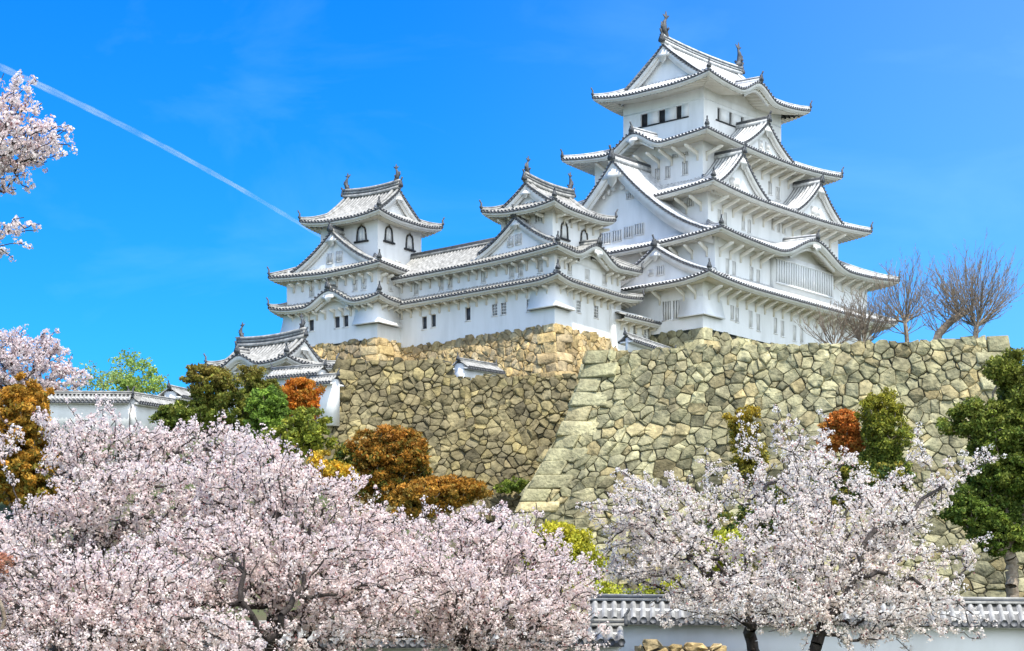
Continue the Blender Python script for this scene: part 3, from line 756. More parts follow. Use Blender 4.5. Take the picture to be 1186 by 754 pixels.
K.gable(Sf, 16.2, 4.75, 4.1, 8.0, 19.95, 3.15, .40, .42, .6, [(15.6, 20.9, .5, .7), (16.8, 20.9, .5, .7)], pend=.8)

# ================================================================== west small keep and its gallery
NO = at(642.4, 374, 182.0)
N = Building('west_small_keep', NO, 34.5, 49.5, 'small white keep tower with wavy south eave directly left of the tallest keep', 'castle keep', old=True)
GV = 9.6                                                          # where the keep ends and the gallery begins
wl = [('W', 5.97, 2.04, .62, 1.05, 'grid'), ('W', 7.05, 2.04, .62, 1.05, 'grid'), ('W', 3.0, 1.95, .5, 1.1, 'grid'), ('S', 3.95, 2.08, .7, 1.05, 'grid'), ('S', 6.9, 2.08, .75, 1.1, 'grid')]
N.walls(0, 11.2, 0, GV, -.3, 4.25, wl)
N.walls(0.012, 11.2, 0.012, GV, 4.25, 7.1, [('W', 1.65, 5.25, .6, 1.1, 'bar', 3), ('W', 3.95, 5.25, .6, 1.1, 'bar', 3), ('W', 5.0, 5.25, .6, 1.1, 'bar', 3), ('W', 8.4, 5.25, .6, 1.1, 'bar', 3),
                                       ('S', 2.45, 5.2, .75, .95, 'bar', 3), ('S', 5.4, 5.25, .8, .95, 'bar', 3), ('S', 8.35, 5.28, .75, .95, 'bar', 3)])
for x_ in (4.75, 6.35): N.window(('S', x_, 6.85, .95, .32, 'dark'), -.29)
N.bay(0, 0, 2.55, 2.75, 1.5, 3.3, .55)
N.bay(9.3, 0, 1.9, 0, 1.45, 3.4, .3)
N.skirt((-1.3, 13.3, -1.3, GV + 1.0), 3.78, D(1.3, 2.1, .3, 1.3), D(1.3, 2.1, 1.0, 1.3), .62, .45, parts='SEW', clip={'W': (1.0, None)})
N.skirt((-1.3, 13.2, -1.3, GV + 1.0), 6.25, D(4.3, 4.3, .3, 4.3), D(1.3, 2.0, 1.0, 1.3), 2.75, .45, {'S': [(5.5 + 1.3, 4.0, 1.45)]}, parts='SEW', clip={'W': (1.0, None)})
N.brackets('S', (0, 0), 3.78, 1.3, np.arange(.8, 11, 1.15), drop=.75); N.brackets('W', (0, 0), 3.78, 1.3, np.arange(.8, 9.4, 1.2), drop=.75)
N.brackets('S', (0, 0), 6.25, 1.3, [.7, 1.6, 2.4, 8.6, 9.6, 10.6], drop=.75); N.brackets('W', (0, 0), 6.25, 1.3, np.arange(.8, 9.4, 1.2), drop=.75)
Wn = Side((0, 20, 0), (0, -1, 0), (1, 0, 0), 20)
N.gable(Wn, 20 - 4.25, 4.5, -.1, 3.5, 7.15, 2.75, .38, .36, .5, [(20 - 5.05, 7.95, .6, .85), (20 - 4.1, 8.0, .6, .85)], pend=.6)
N.B = basis(35.4, 54.0)                                           # the tower is turned a little against the lower storeys
N.walls(1.13, 9.0, 1.0, 6.7, 6.0, 10.9, [('W', 2.55, 9.85, .7, .65, 'bar', 2), ('S', 4.0, 9.95, .6, .5, 'grid')])
N.hip_gable((-.75, 9.35, -.5, 7.6), 10.45, D(1.5, .4, .9, 1.88), 13.0, 'u', 1.75, .42, go=.55, fish=.85, pend=.55)
N.brackets('S', (0, 1.0), 10.45, 1.5, np.arange(1.7, 9, 1.2), drop=.7); N.brackets('W', (1.13, 0), 10.45, 1.7, [2.0, 3.5, 5.0, 6.2], drop=.7)
N.bell_window('S', 1.0, 2.95, 8.15, 1.15, 1.5); N.bell_window('S', 1.0, 6.2, 8.3, 1.15, 1.25)

G = Building('connecting_gallery', NO, 34.5, 49.5, 'long low white gallery with two tile eaves between the two small keep towers', 'castle gallery', old=True)
GE = 21.5
G.walls(0, 7.0, GV, GE, -.3, 4.25, [('W', 10.3, 2.08, .62, 1.2, 'dark'), ('W', 14.6, 1.98, .6, 1.15, 'dark'), ('W', 15.75, 1.92, .6, 1.15, 'dark')])
G.walls(0.012, 7.0, GV, GE, 4.25, 7.0, [('W', 12.5, 5.27, .6, 1.1, 'bar', 3), ('W', 13.6, 5.27, .6, 1.1, 'bar', 3), ('W', 16.8, 5.27, .6, 1.1, 'bar', 3)])
def straight_roof(b, S, z, dep, rise, over, x0, x1):
    mb, sf = MB(), MB()
    R = lambda k: rise * (.80 * k + .20 * k * k)
    b.slope(mb, sf, S, lambda x, y: z + R(np.clip(y / dep, 0, 1)) + 0 * x, lambda x: np.full_like(x, dep), lambda x: np.full_like(np.asarray(x, float), z), [], over, 0.0, x0=x0, x1=x1)
    r = b.build(mb, 'roof', b.rt); b.build(sf, 'soffit', ['trim', 'soffit'], r); return r
SG = Side((-1.3, GE, 0), (0, -1, 0), (1, 0, 0), GE - GV)
straight_roof(G, SG, 3.78, 1.3, .62, 1.3, 0, GE - GV)
gr = straight_roof(G, SG, 6.25, 4.3, 2.75, 1.3, 0, GE - GV)
mb = MB(); mb.grid(np.array([[(3.0, GV, 9.0), (3.0, GE, 9.0)], [(7.4, GV, 6.5), (7.4, GE, 6.5)]]), 0); G.build(mb, 'back_roof', 'tile_old', gr)
rb = MB(); p = np.array([(3.0, GE, 9.0), (3.0, 15, 8.98), (3.0, GV - 1.2, 9.0)]); sv = (1, 0, 0)
rb.bar(p, .5, .24, 0, sv); rb.bar(p + (0, 0, .24), .46, .08, 1, sv); rb.bar(p + (0, 0, .32), .34, .18, 1, sv, 2); G.build(rb, 'roof_ridge', ['rib_old', 'dark', 'disc'], gr)
G.brackets('W', (0, 0), 3.78, 1.3, np.arange(GV + .6, 19.2, 1.2), drop=.75); G.brackets('W', (0, 0), 6.25, 1.3, np.arange(GV + .6, 19.2, 1.2), drop=.75)

# ================================================================== north-west small keep
I = Building('northwest_small_keep', at(437, 390, 191.5), 35, 56, 'leftmost white keep tower with bell shaped windows and a wavy lower eave', 'castle keep', old=True)
I.walls(0, 9.0, 0, 11.0, -.15, 4.2, [('W', 7.95, 1.88, .62, 1.05, 'dark'), ('W', 4.8, 1.85, .62, 1.05, 'dark'), ('W', 3.75, 1.85, .6, 1.05, 'dark')])
I.walls(.012, 9.0, .012, 11.0, 4.2, 7.4, [('W', 7.9, 5.1, .65, .95, 'bar', 3), ('W', 2.65, 5.08, .6, 1.0, 'bar', 3), ('W', 1.6, 5.08, .6, 1.0, 'bar', 3), ('S', 1.95, 5.1, .65, .9, 'bar', 3)])
I.bay(0, 0, 2.9, 2.5, 1.35, 3.2, .55)
mbb = MB()
I.bay(0, 8.8, 0, 2.6, 1.25, 3.1, .6)
I.skirt((-1.2, 10.2, -1.2, 12.3), 3.45, D(1.2, 1.2, 1.3, 1.2), D(1.2, 1.2, 1.3, 1.2), .62, .42, {'W': [(12.3 - 4.95, 3.3, 1.32)]})
I.skirt((-1.2, 10.2, -1.2, 12.3), 6.38, D(4.2, 4.2, 4.2, 4.2), D(1.2, 1.2, 1.3, 1.2), 2.5, .42)
I.brackets('W', (0, 0), 3.45, 1.2, [.5, 1.3, 2.1, 3.1, 4.1, 5.1, 6.2, 7.2, 8.2, 9.2, 10.2], drop=.75); I.brackets('S', (0, 0), 3.45, 1.2, [.6, 1.5, 2.4, 3.1], drop=.75)
I.brackets('W', (0, 0), 6.38, 1.2, np.arange(.6, 11, 1.05), drop=.75); I.brackets('S', (0, 0), 6.38, 1.2, [.6, 1.5, 2.4, 3.1], drop=.75)
Wi = Side((0, 20, 0), (0, -1, 0), (1, 0, 0), 20)
I.gable(Wi, 20 - 5.2, 5.0, .05, 3.0, 7.05, 3.3, .40, .38, .5, [(20 - 5.7, 8.0, .62, .9), (20 - 4.55, 8.05, .62, .9)], pend=.75)
I.walls(1.33, 8.05, 1.0, 7.9, 6.0, 12.4)
I.hip_gable((-.38, 9.5, -.5, 9.1), 11.5, D(1.5, 1.45, 1.2, 1.7), 14.75, 'v', 2.0, .45, go=.6, fish=.85, pend=.55)
I.bell_window('W', 1.33, 2.9, 9.55, 1.15, 1.45); I.bell_window('S', 1.0, 2.95, 9.55, 1.15, 1.45); I.bell_window('S', 1.0, 6.15, 9.4, 1.15, 1.45)
vt = MB()
for k_ in range(3): vt.box((3.9, .93, 11.0 + .2 * k_), (4.75, .99, 11.1 + .2 * k_)); vt.box((3.9, .93, 7.45 + .2 * k_), (4.75, .99, 7.55 + .2 * k_))
I.build(vt, 'vent', 'trim')

# ================================================================== low passage joining the keeps
Pn = Building('low_passage', at(814, 379, 190.0), 40.7, 49.3, 'low white passage with one pent tile roof squeezed between the two keeps', 'castle gallery', old=True)
Pn.walls(-6.0, -.05, 6.0, 9.0, -3.6, 1.6, [('S', -2.5, .12, .5, .85, 'grid'), ('S', -.95, .05, .5, .95, 'grid'), ('S', -.2, .0, .5, .95, 'grid')])
rp_ = straight_roof(Pn, Side((-5.6, 4.75, 0), (1, 0, 0), (0, 1, 0), 6.6), .95, 2.6, 1.0, 1.25, 0, 6.6)
Pn.brackets('S', (0, 6.0), .95, 1.25, np.arange(-4.6, 0, 1.1), drop=.7)

# ================================================================== tiled plaster walls (generic straight run)
def roofed_wall(name, p0, p1, h_wall, roof_h, roof_w, thick, label, cat='wall', old=True, pitch=.3, loop=False, group=None, white='plaster', back_ext=0):
    """plaster wall from p0 to p1 (points on the wall foot), gabled tile roof on top"""
    p0, p1 = np.asarray(p0, float), np.asarray(p1, float)
    d = p1 - p0; Lg = math.hypot(d[0], d[1]); ang = math.degrees(math.atan2(d[0], d[1]))
    b = Building.__new__(Building); b.B = np.array([[d[0] / Lg, d[1] / Lg, d[2] / Lg], [-d[1] / Lg, d[0] / Lg, 0], [0, 0, 1.0]])
    b.root = empty(name, p0, label, cat, 'tile capped plaster walls'); b.rt = ['rib_old', 'tile_old', 'disc', 'trim'] if old else ['rib', 'tile', 'disc', 'trim']; b.pitch = pitch
    mb = MB(); mb.box((0, -thick / 2, -.6), (Lg, thick / 2, h_wall + roof_h * .6)); b.build(mb, 'wall_body', white)
    if loop:
        lm = MB()
        for i in range(int(Lg / 2.6)):
            x = 1.3 + i * 2.6; lm.box((x, -thick / 2 - .012, h_wall * .45), (x + .22, -thick / 2 + .01, h_wall * .45 + .42))
        b.build(lm, 'loophole', 'void')
    rm, sf = MB(), MB()
    for S in (Side((-.15, -roof_w / 2, 0), (1, 0, 0), (0, 1, 0), Lg + .3), Side((Lg + .15, roof_w / 2, 0), (-1, 0, 0), (0, -1, 0), Lg + .3)):
        b.slope(rm, sf, S, lambda x, y: h_wall + roof_h * (y / (roof_w / 2)) + 0 * x, lambda x: np.full_like(x, roof_w / 2), lambda x: np.full_like(np.asarray(x, float), h_wall), [], (roof_w - thick) / 2, 0.0, rows=3, soffit=False)
    for sg in (-1, 1): sf.box((-.1, min(sg * thick / 2, sg * (roof_w / 2 - .08)), h_wall - .16), (Lg + .1, max(sg * thick / 2, sg * (roof_w / 2 - .08)), h_wall - .02))
    r = b.build(rm, 'roof', b.rt); b.build(sf, 'eave_board', 'trim', r)
    rb = MB(); p = np.array([(-.2, 0, h_wall + roof_h), (Lg / 2, 0, h_wall + roof_h), (Lg + .2, 0, h_wall + roof_h)])
    rb.bar(p, .34, .11, 0, (0, 1, 0)); rb.bar(p + (0, 0, .11), .30, .05, 1, (0, 1, 0)); rb.bar(p + (0, 0, .16), .22, .09, 0, (0, 1, 0), 0)
    ro = b.build(rb, 'roof_ridge', ['rib_old', 'dark', 'disc'], r)
    for e, sg in ((0, -1), (2, 1)): ornament(b, ro, p[e] + (sg * .05, 0, .0), (sg, 0, 0), .6)
    return b
# ================================================================== gate turret, small roofed walls
T = Building('gate_turret', at(332, 470, 170.0), 35, 54, 'low white turret with grey tile roof standing below the left stone wall', 'turret', old=True)
T.walls(1.1, 5.4, 1.1, 8.2, -4.2, 4.3, [('W', 7.0, 2.75, .85, 1.1, 'grid'), ('W', 5.85, 2.8, .85, 1.1, 'grid')])
T.hip_gable((0, 6.5, 0, 9.3), 3.9, D(1.1, 1.1, 1.1, 1.1), 6.05, 'v', 1.3, .40, {'W': [(9.3 - 5.6, 2.5, .95)]}, go=.5, fish=.7, pend=.5)
T.brackets('W', (1.1, 0), 3.9, 1.1, [2.0, 3.0, 4.0, 5.2, 6.4, 7.6], drop=.7)
roofed_wall('roofed_wall', at(318, 486, 168.7), at(374, 482, 166.2), 3.3, .75, 2.2, 1.2, 'white wall under a tile roof just below the low turret', 'plaster wall')
roofed_wall('roofed_wall', at(361, 486, 165.6), at(389, 484, 164.3), 2.75, .6, 2.0, 1.0, 'short white wall under a tile roof touching the left stone wall', 'plaster wall')
roofed_wall('roofed_wall', at(-70, 491, 150), at(150, 492, 150), 1.6, .6, 1.7, .8, 'long white hilltop wall with grey tile capping at the far left', 'plaster wall')
roofed_wall('roofed_wall', at(151, 492, 150.3), at(226, 502, 158), 1.6, .6, 1.7, .8, 'white hilltop wall section sloping down behind the green bushes', 'plaster wall')
roofed_wall('roofed_wall', at(197, 488, 166), at(232, 494, 172), 2.0, .7, 2.2, 1.0, 'small tile roof peeking over the end of the hilltop wall', 'plaster wall')
roofed_wall('roofed_wall', at(532, 443, 172), at(573, 449, 178), 1.25, .6, 1.8, .9, 'little white roofed wall peeping over the left stone wall', 'plaster wall')
roofed_wall('roofed_wall', at(726, 402, 176.5), at(780, 420, 181.5), .50, .5, 1.6, .3, 'low tile capped wall at the foot of the passage between keeps', 'plaster wall')
roofed_wall('roofed_wall', at(686, 772, 74), at(1290, 778, 73.2), 1.65, .72, 1.9, .9, 'long white wall with grey tile roof behind the right cherry tree', 'plaster wall', pitch=.34)
roofed_wall('roofed_wall', at(-60, 790, 68), at(716, 786, 68), 1.18, .55, 1.8, .8, 'lower tile capped wall half buried in the pink blossom at the bottom', 'plaster wall', pitch=.34)

# ================================================================== dry stone walls built stone by stone
def clip_poly(poly, a, b, c):           # keep a*x+b*y<=c
    out = []
    for i in range(len(poly)):
        p, q = poly[i], poly[(i + 1) % len(poly)]
        dp, dq = a * p[0] + b * p[1] - c, a * q[0] + b * q[1] - c
        if dp <= 0: out.append(p)
        if dp * dq < 0:
            t = dp / (dp - dq); out.append((p[0] + t * (q[0] - p[0]), p[1] + t * (q[1] - p[1])))
    return out

def stone_face(mb, cols, P, Nrm, Lg, H, size, pal, rng, quoin=0, quoin_end=0, top=None, wear=None, flat=1.0, proud=.11):
    """P(s, h) -> wall surface point, s along, h down from the top"""
    nx, ny = int(Lg / (size * 1.12)) + 1, int(H / (size * .88)) + 1
    sx, sy = Lg / nx, H / ny
    seeds = {}
    for j in range(-1, ny + 1):
        for i in range(-1, nx + 1):
            k = rng.random()
            seeds[i, j] = ((i + .5 + (.5 if j % 2 else 0) + rng.uniform(-.48, .48)) * sx, (j + .5 + rng.uniform(-.48, .48)) * sy, rng.uniform(-.55, .35) * size * size)
    def put(poly, col, prd, gap=.024, rough_=.05):
        n = len(poly)
        if n < 3: return
        gap = rng.choice([.002, .004, .008, .012, .02, .05]) * (.7 + .6 * size)
        A = np.array(poly); c = A.mean(0)
        r = np.linalg.norm(A - c, axis=1).mean()
        if r < .09: return
        sh = max(.6, 1 - gap / r)
        O1 = c + (A - c) * sh
        # cut the corners so stones read as worn
        pts = []
        for i in range(n):
            p, q, o = O1[i], O1[(i + 1) % n], O1[i - 1]
            pts.append(p + (o - p) * rng.uniform(.01, .08)); pts.append(p + (q - p) * rng.uniform(.01, .08))
        R1 = np.array(pts); m = len(R1)
        R2 = c + (R1 - c) * (1 - .022 / max(r, .2)); R3 = c + (R1 - c) * rng.uniform(.78, .94)
        tl = rng.normal(0, .13 * flat, 2); 
        def lift(Rr, base): return base + (Rr - c) @ tl
        h1 = np.full(m, -.06); h2 = lift(R2, prd * .80) + rng.normal(0, .026, m); h3 = lift(R3, prd) + rng.normal(0, .034, m)
        V = []
        for Rr, hh in ((R1, h1), (R2, h2), (R3, h3)):
            V.append(P(Rr[:, 0], Rr[:, 1]) + hh[:, None] * Nrm)
        V.append(P(c[:1], c[1:]) + (prd * 1.0 + rng.normal(0, .03)) * Nrm)
        V = np.vstack(V); f = []
        for b0 in (0, m):
            for i in range(m): k = (i + 1) % m; f.append((b0 + i, b0 + k, b0 + m + k, b0 + m + i))
        for i in range(m): f.append((2 * m + i, 2 * m + (i + 1) % m, 3 * m))
        mb.add(V, f, 0); cols.append(np.tile(col, (len(V), 1)))
    def colour(s, h):
        a, b, w = pal[int(rng.random() * len(pal))]
        t = rng.random(); c = np.array(a) * (1 - t) + np.array(b) * t
        c = c * rng.uniform(.74, 1.2)
        if wear is not None: c = c * wear(s, h, rng)
        return c
    for (i, j), p in seeds.items():
        if i < 0 or j < 0 or i >= nx or j >= ny: continue
        poly = [(p[0] - 2 * size, p[1] - 2 * size), (p[0] + 2 * size, p[1] - 2 * size), (p[0] + 2 * size, p[1] + 2 * size), (p[0] - 2 * size, p[1] + 2 * size)]
        for dj in (-2, -1, 0, 1, 2):
            for di in (-2, -1, 0, 1, 2):
                if (di, dj) == (0, 0): continue
                q = seeds.get((i + di, j + dj))
                if q is None: continue
                a, b = q[0] - p[0], q[1] - p[1]
                poly = clip_poly(poly, a, b, (q[0] ** 2 + q[1] ** 2 - p[0] ** 2 - p[1] ** 2 + p[2] - q[2]) / 2)
                if len(poly) < 3: break
            if len(poly) < 3: break
        tp = 0 if top is None else top(p[0])
        jit = rng.uniform(-.12, .12)
        for a, b, c in ((-1, 0, -quoin * .86), (1, 0, Lg - quoin_end * .86), (0, -1, -(tp + jit)), (0, 1, H)):
            if len(poly) >= 3: poly = clip_poly(poly, a, b, c)
        if len(poly) >= 3: put(poly, colour(p[0], p[1]), rng.uniform(.4, 1.25) * proud)
    for w, s0, sg in ((quoin, 0, 1), (quoin_end, Lg, -1)):      # long and short corner stones
        if not w: continue
        h = 0 if top is None else top(s0); k = 0
        while h < H:
            hh = rng.uniform(.85, 1.2) * min(1.15, size * 1.4); ln = w * (1.35 if k % 2 else .85)
            a, b = sorted((s0, s0 + sg * ln))
            put([(a, h), (b, h + rng.uniform(-.06, .06)), (b, h + hh), (a, h + hh)], colour(a, h) * 1.12, proud * (1.9 if k % 2 else 1.3), .02)
            if k % 2 == 0:
                pass
            h += hh; k += 1
    # dark earth packing behind the stones
    ss = np.linspace(0, Lg, 40); hh = np.linspace(0, H, 24)
    G = np.array([[P(np.array([s]), np.array([max(h, (0 if top is None else top(s)) + .15)]))[0] - .16 * Nrm for s in ss] for h in hh])
    n0 = mb.n; mb.grid(G, 1); cols.append(np.tile((.05, .045, .035), (mb.n - n0, 1)))

def batter(h, a, b, lim=11.0): 
    hl = np.minimum(h, lim); return a * hl + b * hl * hl + (h - hl) * (a + 2 * b * lim) * .8

OLIVE = [((.40, .375, .25), (.33, .32, .215), 1), ((.44, .41, .28), (.36, .345, .235), 1), ((.30, .29, .205), (.37, .35, .24), 1), ((.42, .35, .20), (.38, .35, .24), 1)]
DARKER = [((.34, .31, .195), (.24, .225, .165), 1), ((.20, .185, .135), (.27, .25, .17), 1), ((.40, .35, .20), (.32, .295, .18), 1), ((.29, .265, .17), (.22, .20, .14), 1), ((.37, .33, .21), (.26, .24, .17), 1)]
GOLD = [((.50, .385, .19), (.42, .34, .19), 1), ((.46, .385, .235), (.37, .315, .20), 1), ((.53, .42, .245), (.45, .35, .19), 1), ((.40, .34, .235), (.50, .39, .21), 1)]

def warm(pal, k): return [(tuple(np.array(a) * k), tuple(np.array(b) * k), w) for a, b, w in pal]
OLIVE = warm(OLIVE, (1.02, 1.0, .90)); DARKER = warm(DARKER, (.86, .80, .68)); GOLD = warm(GOLD, (1.06, 1.0, .92))
def stone_wall(name, label, faces, seed):
    mb, cols = MB(), []; rng = np.random.default_rng(seed)
    for fc in faces: stone_face(mb, cols, rng=rng, **fc)
    # quads were collected apart from polygons: order of colours follows vertex order
    o = mb.build(name, ['stone', 'joint'], None, None, False, np.vstack(cols))
    return tag(o, label, 'stone wall', 'dry stone walls')

def planar(c, d, n, Lg, bn, bl=None, br=None):
    c, d, n = np.asarray(c, float), np.asarray(d, float), np.asarray(n, float)
    def P(s, h):
        s, h = np.asarray(s, float), np.asarray(h, float)
        l = bl(h) if bl else 0 * h; r = br(h) if br else 0 * h
        ss = s * (Lg + l + r) / Lg - l
        return c + ss[..., None] * d + bn(h)[..., None] * n - h[..., None] * np.array([0, 0, 1.0])
    return P

# the tall wall on the right
a, b = at(680, 406, 158.0), at(1168, 389, 151.8)
d = b - a; LR = float(np.linalg.norm(d[:2])); d = d / LR; n = np.array([d[1], -d[0], 0]); n /= np.linalg.norm(n)
bR = lambda h: batter(h, .16, .008); bRl = lambda h: batter(h, .20, .018)
def wearR(s, h, rng):
    w = 1.0
    if h > 4 + 2.2 * math.sin(s * .31 + 1) and 8 < s < 17 and rng.random() < .5: w *= rng.uniform(.50, .8)
    if h > 9: w *= rng.choice([1.0, 1.12, .78, .7])
    return w
faces = [dict(P=planar(a, d, n, LR, bR, bRl, bR), Nrm=n * .96 + np.array([0, 0, .25]), Lg=LR, H=21.5, size=.74, pal=OLIVE, quoin=2.0, quoin_end=1.9, wear=wearR, flat=1.0)]
dl = -n; nl = -d * np.array([1, 1, 0]); nl = nl / np.linalg.norm(nl)
faces.append(dict(P=planar(a, dl, nl, 16.0, bRl, bR), Nrm=nl * .95 + np.array([0, 0, .3]), Lg=16.0, H=21.5, size=1.2, pal=OLIVE, quoin=2.0))
stone_wall('stone_wall', 'tall pale stone wall with a clean battered corner, directly under the tallest keep', faces, 3)

# the rougher, darker wall on the left
a, b = at(392, 414, 166.5), at(690, 409, 169.0)
d = b - a; d[2] = 0; LL = float(np.linalg.norm(d[:2])); d = d / LL; n = np.array([d[1], -d[0], 0])
bL = lambda h: batter(h, .24, .006)
def topL(s):
    x = s / LL
    if x < .22: return .25 - .2 * math.sin(x * 14)
    if x < .44: return -.15 + .22 * math.sin(x * 30)
    return 1.42 + .12 * math.sin(x * 40) - (x - .44) * .6
faces = [dict(P=planar(a, d, n, LL, bL, bL), Nrm=n * .96 + np.array([0, 0, .25]), Lg=LL, H=13.5, size=.60, pal=DARKER, quoin=1.3, top=topL, flat=1.5, proud=.12)]
dl = -n; nl = -d
faces.append(dict(P=planar(a, dl, nl, 10.0, bL, bL), Nrm=nl * .95 + np.array([0, 0, .3]), Lg=10.0, H=13.5, size=.9, pal=DARKER, quoin=1.3))
stone_wall('stone_wall', 'rough darker stone wall of small stones, stepped along its top, left of the clean corner', faces, 5)

def keep_base(name, label, O, ua, va, lu, lv, H, pal, seed, size=.95, slope=.27):
    B = basis(ua, va); U_, V_ = B[0], B[1]; O = np.array(O) + np.array([0, 0, -.02])
    bb = lambda h: slope * h + .012 * h * h
    nS = np.array([U_[1], -U_[0], 0]); nW = np.array([-V_[1], V_[0], 0])
    fs = [dict(P=planar(O, U_, -V_, lu, bb, bb), Nrm=nS * .96 + np.array([0, 0, .25]), Lg=lu, H=H, size=size, pal=pal, quoin=min(1.5, lu * .4)),
          dict(P=planar(O, V_, -U_, lv, bb, bb), Nrm=nW * .96 + np.array([0, 0, .25]), Lg=lv, H=H, size=size, pal=pal, quoin=1.5)]
    return stone_wall(name, label, fs, seed)
keep_base('keep_base', 'golden stone base under the wavy eaved small keep and its long gallery', NO, 34.5, 49.5, 11.4, 19.6, 8.0, GOLD, 7, .64)
keep_base('keep_base', 'golden stone base below the leftmost keep tower with bell windows', at(437, 390, 191.5), 35, 56, 4.2, 11.2, 8.0, GOLD, 8, .64)
keep_base('keep_base', 'sliver of stone base showing under the tallest keep', at(814, 379, 190.0), 40.7, 49.3, 30, 6.0, 8.5, OLIVE, 9, .85, .30)
# low footing in front of the tile roofed wall at the bottom
fa, fb = at(735, 743, 72.6), at(842, 744, 72.5); fd = fb - fa; fl = float(np.linalg.norm(fd[:2])); fd = fd / fl; fn = np.array([fd[1], -fd[0], 0])
stone_wall('stone_footing', 'low yellowish stone footing in front of the white wall at the bottom', [dict(P=planar(fa, fd, fn, fl, lambda h: .1 * h), Nrm=fn, Lg=fl, H=3.2, size=.55, pal=GOLD)], 11)

# ================================================================== terrain
def sstep(x, a, b): t = np.clip((x - a) / (b - a), 0, 1); return t * t * (3 - 2 * t)
def zground(x, y):
    x = np.asarray(x, float); y = np.asarray(y, float)
    base = 1.2 * sstep(y, 50, 64) + 2.2 * sstep(y, 69, 76) + 3.6 * sstep(y, 80, 132)
    left = base + 12 * sstep(y, 112, 146) + 4.5 * sstep(y, 148, 160) + 4.5 * sstep(y, 166, 185)
    mid = base + 8.6 * sstep(y, 134, 162) + 12.4 * sstep(y, 172.5, 175)
    right = base + 21.2 * sstep(y, 160.5, 163)
    m1 = sstep(x, -17, -13); m2 = sstep(x, 2.5, 5.5)
    z = left * (1 - m1) + mid * m1 * (1 - m2) + right * m2
    z = z * (1 - sstep(np.abs(x), 90, 220)) * (1 - sstep(y, 240, 420))
    return z - .02
xs = np.unique(np.concatenate([np.linspace(-4000, -200, 12), np.linspace(-200, 200, 161), np.linspace(200, 4000, 12)]))
ys = np.unique(np.concatenate([np.linspace(-600, 20, 8), np.linspace(20, 260, 160), np.linspace(260, 6000, 24)]))
Xg, Yg = np.meshgrid(xs, ys)
Zg = zground(Xg, Yg)
nrng = np.random.default_rng(2); Zg = Zg + np.where((np.abs(Xg) < 200) & (Yg > 20) & (Yg < 260), nrng.normal(0, .05, Zg.shape), 0)
mb = MB(); mb.grid(np.stack([Xg, Yg, Zg], -1)); g = mb.build('ground', 'ground', smooth=True); tag(g, 'earth and grass slope rising from the park to the castle', 'ground', kind='structure')
# ================================================================== trees
def tubes(mb, P0, P1, R0, R1, seg):
    """many tapered sticks at once"""
    P0, P1 = np.asarray(P0, float), np.asarray(P1, float)
    d = P1 - P0; L_ = np.linalg.norm(d, axis=1); k = L_ > 1e-4; P0, P1, d, L_, R0, R1 = P0[k], P1[k], d[k], L_[k], np.asarray(R0)[k], np.asarray(R1)[k]
    d /= L_[:, None]
    ref = np.where(np.abs(d[:, 2:3]) > .9, np.array([[1.0, 0, 0]]), np.array([[0, 0, 1.0]]))
    A = np.cross(d, ref); A /= np.linalg.norm(A, axis=1)[:, None]; Bv = np.cross(d, A)
    an = np.arange(seg) / seg * 2 * math.pi
    ring = np.cos(an)[None, :, None] * A[:, None] + np.sin(an)[None, :, None] * Bv[:, None]
    G0 = P0[:, None] + ring * R0[:, None, None]; G1 = P1[:, None] + ring * R1[:, None, None]
    V = np.concatenate([G0, G1], 1).reshape(-1, 3); n = len(P0)
    b0 = np.arange(n)[:, None] * 2 * seg + mb.n; i = np.arange(seg)[None]; j = (i + 1) % seg
    q = np.stack([b0 + i, b0 + j, b0 + seg + j, b0 + seg + i], -1).reshape(-1, 4)
    mb.q.append((q, np.zeros(len(q), int))); mb.v.append(V); mb.n += len(V)

def cards(centers, size, rng, aspect=1.35, normals=None):
    """random leaf-shaped quads, vectorised"""
    n = len(centers)
    a = rng.normal(size=(n, 3))
    if normals is not None: a -= (a * normals).sum(1)[:, None] * normals
    a /= np.linalg.norm(a, axis=1)[:, None]
    b = np.cross(normals, a) if normals is not None else rng.normal(size=(n, 3)); b -= (b * a).sum(1)[:, None] * a; b /= np.linalg.norm(b, axis=1)[:, None]
    c = np.cross(a, b)
    s = np.broadcast_to(np.asarray(size), (n,))[:, None]
    V = np.stack([centers + a * s * aspect / 2, centers + b * s / 2 + c * s * .14, centers - a * s * aspect / 2, centers - b * s / 2 + c * s * .14], 1)
    return V.reshape(-1, 3)

def add_cards(mb, V):
    n = len(V) // 4
    q = np.arange(4 * n).reshape(n, 4) + mb.n
    mb.q.append((q, np.zeros(n, int))); mb.v.append(V); mb.n += len(V)

